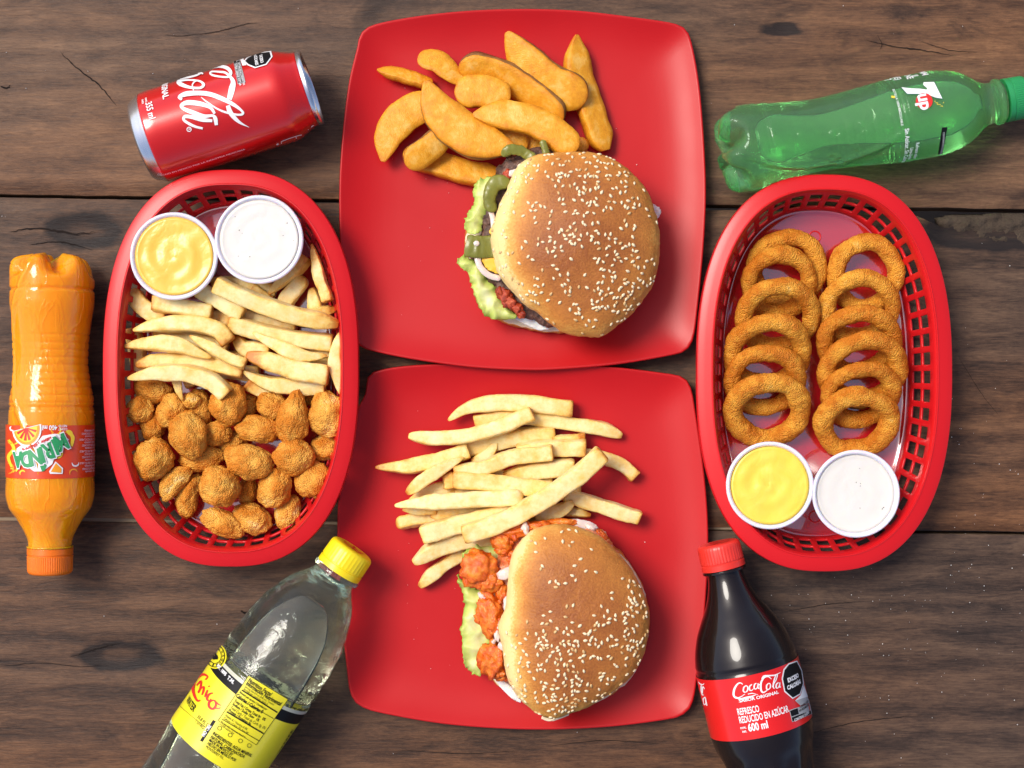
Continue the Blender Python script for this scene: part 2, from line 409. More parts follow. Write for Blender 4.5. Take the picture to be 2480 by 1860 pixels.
def fry(label, pts, wpx, ends, z, cr, group, z2=None, brown=0, seed=0, name='french_fry', hk=.92):
    w = wpx*cr.s*KP
    pp = cr(pts); n = len(pp); z2 = z if z2 is None else z2
    path = [W(p, z+(z2-z)*i/(n-1)) for i, p in enumerate(pp)]
    rr = random.Random(seed*13+5); br = brown
    def tf(t, a, b): return (br if br > 0 else 0)*math.exp(-t*5)+(-br if br < 0 else 0)*math.exp(-(1-t)*5)+.05*rr.random()
    o = sweep(name, path, w, min(w*hk, .0125), SQ, M['fry'], roll=R(rr.uniform(-16, 16)), startfn=endf(ends[0], w), endfn=endf(ends[1], w), amp=.0009, seed=seed, toastfn=tf)
    return tag(o, label, 'french fry', group)

# ------------------------------------------------------------------ ground + table
g = mk('ground', [(-4, -4, -.76), (4, -4, -.76), (4, 4, -.76), (-4, 4, -.76)], [(0, 1, 2, 3)], M['ground'], (0, 0, -.76)); g['kind'] = 'structure'
table = thing('wooden_table', (0, 0, -.76), 'dark stained plank table under the plates, baskets and bottles', 'table')
knots = [(D(285, 1412), 95, 40, 1.0), (D(1985, 60), 0, 0, 0)]
knots = [(D(262, 1418), 105, 38), (D(180, 500), 90, 45), (D(2150, 500), 190, 46), (D(75, 1130), 0.1, .1), (D(1690, 62), 60, 14), (D(700, 60), 0.1, .1)]
def plank(y0l, y0r, y1l, y1r, seed, notch=None, tone=0.0):
    """plank between two slightly skewed seams; y at photo x=0 and x=2480"""
    xs = []; x = -1500.0
    while x < 4000: xs.append(x); x += 14 if -30 < x < 2510 else 70
    top = []; rr = random.Random(seed)
    def edge(x, l, r, sg):
        y = l+(r-l)*x/2480
        return y+sg*(1.6*noise.noise(Vector((x*.012, seed, sg)))+1.0*noise.noise(Vector((x*.06, seed+3, sg))))
    nv = 40; verts = []; kn = []
    for j in range(nv+1):
        for x in xs:
            a = edge(x, y0l, y0r, 1); b = edge(x, y1l, y1r, -1)
            if notch and x > notch[0]: a += notch[1](x)
            v = j/nv; v = .5-.5*math.cos(math.pi*v)*1.0 if False else v
            bev = 0.0
            d = min(v, 1-v)*(b-a)*KP
            bev = -.0012*math.exp(-d/.0012) if j not in (0, nv) else -.0022
            yy = a+(b-a)*v
            p = W((x, yy), 0)
            hgt = bev+.0004*noise.noise(Vector((x*.004, yy*.02, seed)))
            k = 0.0
            for (kc, ka, kb) in knots:
                k = max(k, math.exp(-(((x-kc[0])/ka)**2+((yy-kc[1])/kb)**2)*.7))
            verts.append((p.x, p.y, -.0005+hgt-.0010*smooth(.4, .9, k))); kn.append(k)
    nc = len(xs); nt = len(verts)
    f = grid_faces(nv+1, nc, False)
    # bottom + sides
    ring = list(range(nc))+[nc*(i+1)-1 for i in range(1, nv+1)]+[nc*nv+i for i in range(nc-2, -1, -1)]+[nc*i for i in range(nv-1, 0, -1)]
    for i in ring: v = verts[i]; verts.append((v[0], v[1], -.028)); kn.append(0)
    m = len(ring)
    side = [(ring[i], ring[(i+1) % m], nt+(i+1) % m, nt+i) for i in range(m)]
    fm = [0]*len(f)+[1]*len(side)+[0]
    f = f+side+[tuple(nt+i for i in range(m))]
    p = mk('plank', verts, f, None, parent=table, attrs={'knot': kn, 'tone': [tone]*len(verts)}, mats=[M['wood'], M['wood_edge']], fm=fm, sharp=40)
    fixnormals(p); return p
def notchf(x): return 26*smooth(2215, 2290, x)+8*noise.noise(Vector((x*.05, 2, 1)))*smooth(2215, 2250, x)+5
plank(-1150, -1130, -372, -340, 1)
plank(-364, -332, 469, 505, 2, tone=.045)
plank(477, 521, 1252, 1288, 3, (2200, notchf), tone=.0)
plank(1262, 1297, 2080, 2110, 4, tone=-.015)
plank(2090, 2118, 2880, 2900, 5)
# cross beams and legs under the planks
def box(name, x0, x1, y0, y1, z0, z1, mat, parent, bev=.002):
    v = [(x, y, z) for z in (z0, z1) for y in (y0, y1) for x in (x0, x1)]
    f = [(0, 2, 3, 1), (4, 5, 7, 6), (0, 1, 5, 4), (2, 6, 7, 3), (0, 4, 6, 2), (1, 3, 7, 5)]
    o = mk(name, v, f, mat, parent=parent, sm=False)
    m = o.modifiers.new('bevel', 'BEVEL'); m.width = bev; m.segments = 2
    return o
for x in (-.72, .72): box('cross_beam', x-.035, x+.035, -.55, .58, -.075, -.029, M['wood_edge'], table)
for x in (-.72, .72):
    for y in (-.50, .52): box('table_leg', x-.03, x+.03, y-.03, y+.03, -.758, -.076, M['wood_edge'], table)
# light batten seen in the lower seam, crumbly filler in the upper right seam
sl_ = [W((-1400, 1239), 0), W((1800, 1279), 0)]
o = mk('batten', [(sl_[0].x, sl_[0].y-.0016, -.0042), (sl_[1].x, sl_[1].y-.0016, -.0042), (sl_[1].x, sl_[1].y+.0016, -.0042), (sl_[0].x, sl_[0].y+.0016, -.0042),
      (sl_[0].x, sl_[0].y-.0016, -.03), (sl_[1].x, sl_[1].y-.0016, -.03), (sl_[1].x, sl_[1].y+.0016, -.03), (sl_[0].x, sl_[0].y+.0016, -.03)],
      [(0, 1, 2, 3), (4, 7, 6, 5), (0, 4, 5, 1), (1, 5, 6, 2), (2, 6, 7, 3), (3, 7, 4, 0)], M['batten'], parent=table, sm=False)
def lumpy_patch(name, outline, z, h, mat, parent, step=.0015, amp=1.0, seed=0):
    pts = [W(p, z) for p in outline]
    xs = [p.x for p in pts]; ys = [p.y for p in pts]
    poly = [(p.x, p.y) for p in pts]
    near = [0, 0]
    def dist(x, y):
        ins = False; d = 9
        for (x1, y1), (x2, y2) in zip(poly, poly[1:]+poly[:1]):
            if (y1 > y) != (y2 > y) and x < (x2-x1)*(y-y1)/(y2-y1)+x1: ins = not ins
            dx, dy = x2-x1, y2-y1; t = max(0, min(1, ((x-x1)*dx+(y-y1)*dy)/(dx*dx+dy*dy+1e-15)))
            dd = math.hypot(x-x1-t*dx, y-y1-t*dy)
            if dd < d: d = dd; near[:] = (x1+t*dx, y1+t*dy)
        return d if ins else -d 
    nx = int((max(xs)-min(xs))/step)+3; ny = int((max(ys)-min(ys))/step)+3
    idx = {}; verts = []
    for i in range(nx):
        for j in range(ny):
            x = min(xs)+(i-1)*step; y = min(ys)+(j-1)*step; d = dist(x, y)
            if d > -step*.95:
                if d < step*.1: x, y = near
                q = Vector((x*140, y*140, seed))
                e = min(1, max(0, d/.004))**.5
                zz = z+h*e*(.55+.45*noise.noise(q))*1.0+amp*.0008*noise.noise(q*4)*e-(.003 if d < 0 else 0)
                idx[(i, j)] = len(verts); verts.append((x, y, zz))
    f = []
    for (i, j) in idx:
        c = [(i, j), (i+1, j), (i+1, j+1), (i, j+1)]
        if all(k in idx for k in c): f.append(tuple(idx[k] for k in c))
    o = mk(name, verts, f, mat, parent=parent)
    m = o.modifiers.new('thick', 'SOLIDIFY'); m.thickness = .002; m.offset = -1
    return o
lumpy_patch('filler', D([(2020, 470), (2060, 462), (2120, 462), (2165, 458), (2260, 462), (2270, 545), (2190, 535), (2120, 525), (2060, 505), (2025, 490)]), -.006, .0085, M['mortar'], table, amp=2)
def sliver(pts, wpx, z=.00012, mat='crack', name='crack'):
    P = resample(catmull([W(p, 0) for p in pts], 8), 30); v = []
    for i, p in enumerate(P):
        tg = (P[min(i+1, 29)]-P[max(i-1, 0)]).normalized(); n = Vector((-tg.y, tg.x, 0))
        w_ = wpx*KP*.28*math.sin(math.pi*(i+.4)/30)**.7*(.55+.9*abs(noise.noise(Vector((i*.9, wpx, pts[0][0])))))
        j = Vector((noise.noise(Vector((i*.7, pts[0][1], 1))), noise.noise(Vector((i*.7, pts[0][0], 5))), 0))*wpx*.4*KP
        v += [p+n*w_+j+Vector((0, 0, z)), p-n*w_+j+Vector((0, 0, z))]
    return mk(name, v, [(2*i, 2*i+1, 2*i+3, 2*i+2) for i in range(29)], M[mat], parent=table)
for pts, wd in [([(130, 112), (170, 150), (215, 185), (250, 228)], 7), ([(420, 75), (470, 68), (530, 52), (560, 50)], 4), ([(355, 75), (390, 78), (430, 72)], 2.5),
                ([(1865, 85), (1930, 100), (1990, 108), (2060, 120)], 5), ([(1985, 88), (2050, 108), (2110, 112)], 3), ([(1895, 75), (1905, 95), (1900, 108)], 3),
                ([(0, 186), (14, 190), (22, 184)], 8), 
                ([(20, 500), (90, 494), (160, 505), (205, 500)], 9), ([(60, 530), (130, 522), (200, 540)], 6), 
                ([(2070, 770), (2120, 850), (2160, 900)], 2.5), ([(1700, 1320), (1790, 1305), (1860, 1300)], 4), ([(1730, 1590), (1850, 1560), (1990, 1545)], 4),
                ([(150, 1420), (220, 1398), (260, 1390)], 6), ([(520, 1318), (528, 1324), (536, 1320)], 9),
                ([(0, 1440), (90, 1432), (170, 1440), (230, 1436)], 4), ([(860, 1620), (1000, 1628), (1120, 1622)], 4), ([(1180, 1612), (1300, 1600), (1420, 1606)], 4)]:
    sliver(D(pts), wd)

# ------------------------------------------------------------------ plates
def plate(name, outline, zfun, label):
    o2 = [Vector((*p, 0)) for p in D(outline)]
    C = resample(catmull(o2, 8, True), 160, True)
    cx = sum(p.x for p in C)/160; cy = sum(p.y for p in C)/160
    prof = [(1.0, .0150), (.997, .0166), (.992, .0170), (.984, .0163), (.96, .0140), (.92, .0108), (.87, .0080), (.82, .0063), (.76, .0052), (.68, .0046), (.5, .0042), (.3, .0041), (.12, .0040)]
    under = [(.12, .0012), (.3, .0010), (.68, .0010), (.76, .0018), (.84, .0040), (.92, .0082), (.96, .0114), (.985, .0138)]
    verts = []
    for s, z in prof+under:
        for p in C:
            q = W((p.x, p.y), .016); c = W((cx, cy), .016)
            v = c+(q-c)*s
            verts.append((v.x, v.y, (z if z < .004 else .004+(z-.004)*.66)+zfun(v.y)))
    nr = len(prof)+len(under); f = grid_faces(nr, 160)
    # close: centre disc top handled by ring ordering; join last to first
    f += [((nr-1)*160+j, (nr-1)*160+(j+1) % 160, (j+1) % 160, j) for j in range(160)]
    c0 = W((cx, cy), .016)
    # split at the middle: rings 12 and 13 meet at s=.12 -> fill both
    f = [q for q in f if not (min(q) >= 12*160 and min(q) < 13*160 and max(q) >= 13*160 and max(q) < 14*160)]
    f.append(tuple(12*160+j for j in range(160))); f.append(tuple(13*160+j for j in range(160))[::-1])
    o = mk(name, verts, f, M['plate'], (c0.x, c0.y, 0)); fixnormals(o)
    return tag(o, label, 'plate', 'red square plates')
P1 = [(770.5, 100), (778, 70), (808, 50), (900, 32), (1010, 20), (1130, 16), (1250, 20), (1370, 34), (1455, 47), (1482, 60), (1496, 90), (1512, 180), (1522, 300), (1526, 420), (1520, 540), (1507, 670),
      (1498, 732), (1482, 757), (1450, 768), (1330, 788), (1200, 799), (1130, 800), (1020, 794), (900, 778), (810, 760), (773, 745), (754, 720), (748, 680), (736, 560), (732, 420), (738, 300), (752, 180)]
P2 = [(788, 850), (793, 815), (815, 800), (900, 788), (1100, 782), (1300, 790), (1440, 806), (1475, 814), (1494, 836), (1506, 900), (1525, 1040), (1532, 1170), (1525, 1320), (1511, 1440), (1499, 1518),
      (1480, 1545), (1450, 1556), (1330, 1572), (1200, 1579), (1080, 1577), (950, 1566), (830, 1545), (780, 1530), (757, 1505), (748, 1450), (733, 1300), (727, 1150), (735, 1030), (765, 900)]
ytop = W(D(1130, 16), 0).y
tilt1 = lambda y: (ytop-y)*.022
plate('square_plate', P1, tilt1, 'red square plate with potato wedges and the jalapeno burger')
plate('square_plate', P2, lambda y: 0.0, 'red square plate tucked under the other, with fries and the orange chicken burger')

# ------------------------------------------------------------------ baskets
def sup(cx, cy, a, b, z, n, u):
    t = 2*math.pi*u; c, s = math.cos(t), math.sin(t)
    return Vector((cx+a*math.copysign(abs(c)**(2/n), c), cy+b*math.copysign(abs(s)**(2/n), s), z))
def supring(cx, cy, a, b, z, us, n=2.45):
    K = 720; P = [sup(cx, cy, a, b, z, n, (i+.5)/K) for i in range(K)]
    # even arc length
    d = [0]
    for i in range(K): d.append(d[-1]+(P[(i+1) % K]-P[i]).length)
    out = []; j = 0
    for u in us:
        s = u % 1*d[-1]
        j = 0 if s < d[j] else j
        while d[j+1] < s: j += 1
        t = (s-d[j])/(d[j+1]-d[j]); out.append(P[j % K].lerp(P[(j+1) % K], t))
    return out
KD = KP*1.1211
def basket(cxd, cyd, label, rot=0):
    root = thing('serving_basket', (cxd*KD, -cyd*KD, 0), label, 'basket', 'red oval baskets')
    cx, cy = cxd*KD, -cyd*KD
    ncol = 50; us = []
    for c in range(ncol): us += [(c+x)/ncol for x in (0, .17, .34, .56, .78)]
    nc = len(us)
    a0, b0, a1, b1_ = 199*KD, 350*KD, 233*KD, 381*KD
    lv = [0, .14, .27, .41, .48, .61, .75, .88, 1.0]
    verts = []
    for v in lv:
        k = v**.85
        verts += supring(cx, cy, a0+(a1-a0)*k, b0+(b1_-b0)*k, .0045+.0370*v, us)
    hole = lambda i, j: (i in (1, 2, 4, 5)) and (j % 5 >= 2)
    wall = mk('basket_wall', verts, grid_faces(len(lv), nc, skip=hole), M['basket'], parent=root, sharp=60)
    m = wall.modifiers.new('thick', 'SOLIDIFY'); m.thickness = .0018; m.offset = 1
    m = wall.modifiers.new('round', 'BEVEL'); m.width = .0004; m.segments = 1; m.limit_method = 'ANGLE'
    # base with rounded corner into the wall
    verts = []; pr = [(0, .0045), (-.0015, .0032), (-.004, .0026), (-.012, .0024), (-.03, .0024)]
    for d, z in pr: verts += supring(cx, cy, a0+d, b0+d, z, us)
    f = grid_faces(len(pr), nc); f.append(tuple((len(pr)-1)*nc+j for j in range(nc)))
    base = mk('basket_base', verts, f, M['basket_base'], parent=root, sharp=50)
    m = base.modifiers.new('thick', 'SOLIDIFY'); m.thickness = .0018; m.offset = 1
    fixnormals(base)
    # rim
    verts = []; pr = [(0.0000, .0405), (.0001, .0424), (.0005, .0430), (.0011, .0430), (.0017, .0425), (.0060, .0416), (.0108, .0405), (.0118, .0400), (.0122, .0390), (.0124, .0350), (.0114, .0350), (.0110, .0388), (.0095, .0394), (.0030, .0410), (.0016, .0405)]
    for d, z in pr: verts += supring(cx, cy, a1+d*.95, b1_+d*.95, z, us)
    f = grid_faces(len(pr), nc)+[((len(pr)-1)*nc+j, (len(pr)-1)*nc+(j+1) % nc, (j+1) % nc, j) for j in range(nc)]
    rim = mk('basket_rim', verts, f, M['basket'], parent=root, sharp=22); fixnormals(rim)
    # moulded ring marks on the base
    for (dx, dy) in ((0, .100), (.0, -.105)):
        v = []; K = 24
        for r_, z in ((.0036, .0024), (.0039, .0030), (.0044, .0030), (.0047, .0024)):
            v += [(cx+dx+r_*math.cos(2*math.pi*i/K), cy+dy+r_*math.sin(2*math.pi*i/K), z) for i in range(K)]
        mk('moulded_ring', v, grid_faces(4, K), M['basket'], parent=root)
    return root
bk1 = basket(-588, -33, 'red oval basket holding fries, breaded nuggets and two sauce cups')
bk2 = basket(653, -23, 'red oval basket holding two rows of onion rings')

# ------------------------------------------------------------------ sauce cups
def disc_rings(cx, cy, prof, K=72):
    v = []
    for r_, z in prof: v += [(cx+r_*math.cos(2*math.pi*i/K), cy+r_*math.sin(2*math.pi*i/K), z) for i in range(K)]
    return v
def sauce_cup(px, rpx, ztop, mat, label, herbs=0, fill=.0025, seed=0):
    c = W(D(*px), ztop); r = rpx*KD*(H-ztop)/H; z0 = .0028
    root = thing('sauce_cup', (c.x, c.y, z0), label, 'sauce cup', 'small plastic sauce cups')
    rb = r*.74; K = 72; h = ztop-z0
    prof = [(rb*.3, z0+.0009), (rb, z0+.0009), (r*.915-.0006, ztop-.002), (r*.93, ztop-.0004), (r*.955, ztop), (r*.985, ztop-.0003), (r, ztop-.0012), (r, ztop-.0022), (r*.985, ztop-.0024), (r*.94, ztop-.0022), (r*.918, ztop-.0035), (rb+.0006, z0), (rb*.3, z0)]
    v = disc_rings(c.x, c.y, prof, K); f = grid_faces(len(prof), K)
    f.append(tuple(range(K))[::-1]); f.append(tuple((len(prof)-1)*K+j for j in range(K)))
    o = mk('cup', v, f, M['cup'], parent=root, sharp=50); fixnormals(o)
    rs = r*.885; zt = ztop-fill; v = []; n = 14
    for i in range(n+1):
        rr = rs*(1-i/n)
        for j in range(K):
            a = 2*math.pi*j/K; x, y = c.x+rr*math.cos(a), c.y+rr*math.sin(a)
            zz = zt+(.0008*noise.noise(Vector((x*90, y*90, seed)))+.0007*noise.noise(Vector((x*45+.4*math.sin(y*60), y*45, seed+4)))+.0003*math.sin(rr*600+a+3*noise.noise(Vector((x*30, y*30, seed)))))*(0.25 if herbs else 1)*smooth(0, .2, i/n)
            zz += .0008*math.exp(-i*1.3)
            v.append((x, y, zz))
    f = grid_faces(n+1, K)
    m = len(v); v += disc_rings(c.x, c.y, [(rs*.985, zt-.003), (rb-.0006, z0+.002)], K)
    f += [(j, m+j, m+(j+1) % K, (j+1) % K) for j in range(K)]+[(m+j, m+K+j, m+K+(j+1) % K, m+(j+1) % K) for j in range(K)]
    f.append(tuple(m+K+j for j in range(K)))
    s = mk('sauce', v, f, mat, parent=root); fixnormals(s)
    rr = random.Random(seed)
    for i in range(herbs):
        a = rr.uniform(0, 6.28); q = rs*.9*rr.random()**.5; s_ = rr.uniform(.0002, .0005)
        x, y = c.x+q*math.cos(a), c.y+q*math.sin(a); z = zt+.0003
        vv = [(x-s_, y-s_*.6, z-.0002), (x+s_, y-s_*.4, z-.0002), (x+s_*.7, y+s_, z-.0002), (x-s_*.8, y+s_*.7, z-.0002), (x, y, z+.0003)]
        mk('herb_fleck', vv, [(0, 1, 4), (1, 2, 4), (2, 3, 4), (3, 0, 4), (3, 2, 1, 0)], M['herb'], parent=root)
    return root
sauce_cup((375, 553), 95, .0475, M['cheddar'], 'cup of golden orange cheese sauce above the fries', seed=1)
sauce_cup((559, 517), 96, .0485, M['ranch'], 'cup of white ranch dressing above the fries', herbs=9, seed=2)
sauce_cup((1664, 1049), 95, .047, M['mustard'], 'cup of bright yellow swirled sauce below the onion rings', fill=.0018, seed=3)
sauce_cup((1850, 1067), 95, .047, M['ranch'], 'cup of white ranch dressing below the onion rings', herbs=7, fill=.004, seed=4)

# ------------------------------------------------------------------ fries
G1 = 'fries piled in the basket'; G2 = 'fries piled on the lower plate'
ZB = .0095; DZ = .0078
FB = [  # label, points, width, ends, layer, browning
 ('slim browned fry standing along the basket wall right of the white dip', [(1555, 565), (1600, 760), (1668, 975)], 78, 'pb', 2.6, .4),
 ('fat blunt fry poking out from under the white dip cup', [(1510, 655), (1400, 780), (1245, 925)], 105, 'bp', 2, .3),
 ('short tan fry leaning below the white dip, between two browned fries', [(1505, 800), (1420, 910), (1330, 1040)], 112, 'rb', 1.4, .3),
 ('stubby greyish fry end near the right basket wall', [(1560, 880), (1575, 960), (1590, 1050)], 100, 'hb', 1, .1),
 ('dark brown fry tip touching the right basket wall', [(1730, 1030), (1620, 1055), (1450, 1110)], 82, 'hb', 1.6, 1.0),
 ('short fry lying at the foot of both dip cups', [(840, 850), (1000, 840), (1165, 905)], 84, 'bb', 1, .1),
 ('crooked fry piece with a browned end under the longest fry', [(1130, 880), (1210, 940), (1265, 985)], 76, 'bb', 1.2, -.6),
 ('pale fry half hidden beneath the longest fry', [(1060, 1080), (1180, 1120), (1440, 1195)], 108, 'bb', 0.6, 0),
 ('greyish fry lying under the white dip cup', [(1120, 860), (1200, 890), (1300, 905)], 96, 'bb', .6, 0),
 ('broad fry deep in the heap at its middle', [(880, 1180), (960, 1150), (1100, 1120)], 105, 'bb', .5, .1),
 ('brown edged fry standing along the left basket wall', [(270, 1170), (300, 1340), (330, 1520)], 108, 'bb', .3, .8),
 ('reddish brown tipped fry rising beside the orange dip', [(262, 890), (330, 1000), (480, 1120)], 120, 'rb', 1.6, .8),
 ('short thick fry right under the orange dip', [(412, 990), (620, 1020), (840, 1062)], 112, 'bb', 2.6, .25),
 ('pale fry touching both the orange dip and the longest fry', [(745, 890), (880, 970), (1060, 1075)], 112, 'bb', 2.4, .05),
 ('longest fry of the basket, running from the dips to the right wall', [(865, 850), (1100, 960), (1400, 1065), (1750, 1145)], 118, 'bh', 3.6, -.5),
 ('long straight fry with a ragged left end, second below the longest', [(965, 1130), (1150, 1185), (1400, 1240), (1700, 1275)], 116, 'bb', 2.4, .15),
 ('spindle shaped fry lying on the ragged ended fry', [(1130, 1200), (1300, 1290), (1500, 1365), (1665, 1365)], 98, 'pp', 3.3, -.1),
 ('chunky fry piece with golden upper edge in the middle of the heap', [(1015, 1235), (1080, 1310), (1250, 1345)], 128, 'hb', 1.6, .3),
 ('arched fry with a pointed left end, uppermost of the left four', [(272, 1185), (450, 1148), (700, 1140), (880, 1185), (958, 1275)], 118, 'pb', 2.9, -.2),
 ('bright yellow fry with a dark needle tip against the left wall', [(203, 1302), (400, 1280), (600, 1292), (740, 1350), (835, 1380)], 112, 'pp', 3.0, .5),
 ('thin pointed fry slanting down to the centre of the heap', [(678, 1222), (820, 1305), (960, 1385), (1080, 1432)], 78, 'pb', 3.6, .1),
 ('wide fry with a browned left end in the lower right of the heap', [(1085, 1365), (1250, 1410), (1450, 1475), (1675, 1510)], 132, 'hb', 3.3, .9),
 ('lowest fry on the right, bordering the nuggets', [(1062, 1480), (1230, 1555), (1450, 1590), (1650, 1590)], 112, 'pb', 2.3, .15),
 ('upright tapering fry against the right basket wall', [(1762, 1190), (1725, 1350), (1735, 1500), (1775, 1660)], 104, 'pp', 2.8, .1),
 ('dull tan fry between the yellow fry and the lowest left fry', [(295, 1435), (500, 1405), (750, 1420), (1060, 1480)], 104, 'hb', 2.0, .2),
 ('pale banana shaped fry, lowest on the left over the nuggets', [(233, 1530), (430, 1492), (650, 1492), (830, 1545), (945, 1650)], 116, 'pb', 3.5, 0),
 ('little stub of a fry pointing down at the nuggets', [(585, 1530), (600, 1610), (628, 1688)], 76, 'bp', 2.4, 0),
 ('fry buried at the left of the heap', [(420, 1230), (650, 1240), (950, 1330)], 108, 'bb', .9, .1),
 ('brownish fry buried below the wide browned one', [(1090, 1560), (1180, 1620), (1310, 1650)], 92, 'bp', 1.2, .6),
 ('fry buried under the spindle shaped one', [(1250, 1225), (1450, 1300), (1720, 1330)], 108, 'bb', 1.3, .1),
 ('fry buried between the two dips and the left heap', [(560, 1075), (760, 1085), (980, 1120)], 110, 'bb', 1.0, .2),
 ('fry buried below the fat blunt fry', [(1220, 1010), (1350, 1080), (1560, 1110)], 104, 'bb', .4, .2),
 ('fry buried beneath the thin slanting fry', [(560, 1330), (760, 1375), (1080, 1395)], 108, 'bb', .7, .1),
 ('fry buried across the foot of the heap', [(640, 1560), (850, 1480), (1180, 1500)], 104, 'bb', .4, .2),
 ('fry buried at the lower right of the heap', [(1300, 1400), (1500, 1440), (1740, 1430)], 108, 'bb', 1.0, .1)]
for i, (lb, pts, wd, en, ly, br) in enumerate(FB): fry(lb, pts, wd, en, ZB+DZ*ly, c3, G1, brown=br, seed=i+1)
ZP = .0105
FP = [
 ('topmost arched fry of the plate, with a pointed left end', [(598, 285), (720, 205), (900, 165), (1150, 165), (1350, 188), (1475, 205)], 116, 'pb', .6, 0),
 ('long fry with a thin stepped right end, second from the top', [(780, 295), (1000, 262), (1250, 280), (1500, 315), (1700, 350), (1825, 397)], 98, 'bh', 0, 0),
 ('wavy fry crossing over the second, its left end angular', [(318, 395), (450, 408), (700, 400), (950, 335), (1195, 235)], 102, 'hb', 1.6, 0),
 ('broad flat fry half under the wavy one', [(660, 490), (900, 440), (1150, 392), (1350, 385)], 118, 'bb', 0, 0),
 ('fry reaching furthest left, with a browned needle tip', [(85, 617), (300, 610), (500, 575), (745, 500)], 112, 'pb', 1, .4),
 ('short spindle fry lying on the leftmost fry', [(302, 800), (430, 700), (560, 620), (705, 545)], 96, 'hp', 2.1, .1),
 ('wedge tipped fry pointing up between the others', [(945, 405), (900, 500), (790, 600)], 118, 'pb', .4, 0),
 ('short fry end with a burnt corner at the upper right', [(1330, 425), (1440, 410), (1562, 405)], 56, 'bb', .5, -.9),
 ('blunt fry emerging right of the pile centre', [(1080, 510), (1300, 480), (1570, 480)], 112, 'bb', 1.0, 0),
 ('curved fry drooping to the right edge of the pile', [(1540, 530), (1700, 552), (1830, 605), (1922, 690)], 96, 'bb', .2, -.1),
 ('slightly bent fry ending bluntly at the pile centre', [(640, 660), (850, 620), (1050, 545), (1338, 512)], 108, 'bb', 2.1, 0),
 ('bumpy golden edged fry left of the longest diagonal', [(985, 675), (1200, 640), (1490, 615)], 112, 'hb', 1.1, .35),
 ('fry buried under the middle of the pile', [(900, 660), (1100, 700), (1330, 720)], 80, 'bb', .6, .2),
 ('straight fry with a square cut left end, crossing under the diagonal', [(632, 705), (850, 720), (1100, 748), (1420, 790)], 116, 'bb', 2.4, 0),
 ('small upright fry stub left of the square cut fry', [(590, 655), (605, 700), (610, 765)], 82, 'bb', 1.4, .2),
 ('tan fry buried beneath the short stub', [(320, 850), (450, 790), (650, 745)], 92, 'pb', .3, .1),
 ('fry buried under the pile with its right end showing', [(640, 800), (900, 790), (1530, 770)], 96, 'bb', .5, 0),
 ('long level fry with a needle tip, left of the pile centre', [(220, 885), (450, 865), (800, 842), (1130, 828)], 112, 'pr', 3.0, 0),
 ('rounded dark tan fry end at the lower left', [(228, 1015), (360, 990), (560, 960)], 92, 'rb', .2, .4),
 ('fry showing only its slanted left tip under the needle tipped fry', [(275, 915), (380, 920), (520, 905)], 74, 'pb', 1.3, 0),
 ('fry lying flat behind the thick lower left fry', [(470, 950), (800, 935), (1300, 900)], 112, 'hb', 1.0, 0),
 ('thick fry with a blunt left end above the chicken burger', [(410, 1095), (600, 1040), (900, 960), (1150, 920)], 132, 'bb', 2.1, 0),
 ('fry running out straight to the lower right', [(1420, 810), (1650, 880), (1950, 975)], 98, 'bb', .9, 0),
 ('small fry point at the right below the diagonal', [(1380, 920), (1500, 935), (1602, 955)], 64, 'bh', .2, -.5),
 ('broken fry end tucked under the diagonal', [(1200, 950), (1380, 920), (1480, 860)], 108, 'bh', 1.3, .1),
 ('fry under the diagonal touching the top of the chicken burger', [(1080, 1040), (1220, 990), (1390, 980)], 70, 'bb', .7, 0),
 ('longest fry of the plate, lying diagonally on top of all others', [(702, 1090), (950, 1010), (1250, 855), (1500, 685), (1690, 515)], 128, 'bb', 3.6, 0),
 ('smooth pale fry just above the lettuce of the chicken burger', [(352, 1290), (500, 1195), (700, 1130), (960, 1100)], 112, 'hb', 1.2, 0),
 ('greyish fry lowest of the pile, pointing to the lower left', [(395, 1460), (520, 1340), (720, 1210)], 94, 'hb', .2, 0)]
for i, (lb, pts, wd, en, ly, br) in enumerate(FP): fry(lb, pts, wd, en, ZP+DZ*ly, pf, G2, brown=br, seed=i+51)

# ------------------------------------------------------------------ potato wedges
def wsect(side):
    base = [(-1.0, .02), (-.96, .10), (-.6, .13), (-.2, .14), (.2, .14), (.6, .13), (.9, .10), (1.0, 0), (1.02, -.25), (.98, -.5), (.86, -.76), (.70, -.82), (.3, -.62), (-.1, -.42), (-.5, -.24), (-.9, -.08)]
    s = [(a*side, b*1.9) for a, b in base]
    return s
def wedge(label, pts, wpx, ends, z, side=1, roll=0, seed=0, skin=True):
    w_ = wpx*cw.s*KP
    path = [W(p, z) for p in cw(pts)]
    skf = (lambda k: 1 if 7 <= k <= 9 and skin else 0)
    rr = random.Random(seed)
    def ef(kind):
        if kind == 'p': L = w_*1.25; return lambda d: .12+.88*math.sin(min(1, d/L)*math.pi/2)**.85
        if kind == 'r': L = w_*.55; return lambda d: max(.06, (1-(1-min(1, d/L))**2)**.5)
        L = w_*.7; return lambda d: .35+.65*math.sin(min(1, d/L)*math.pi/2)
    o = sweep('potato_wedge', path, w_, w_*.62, wsect(side), None, roll=R(roll), startfn=ef(ends[0]), endfn=ef(ends[1]), amp=.0010, seed=seed,
              toastfn=lambda t, a, b: .25*abs(a)**3+.15*rr.random(), mats=[M['wedge'], M['skin']], secmat=skf)
    return tag(o, label, 'potato wedge', 'potato wedges on the upper plate')
zw = .014; dw = .0085
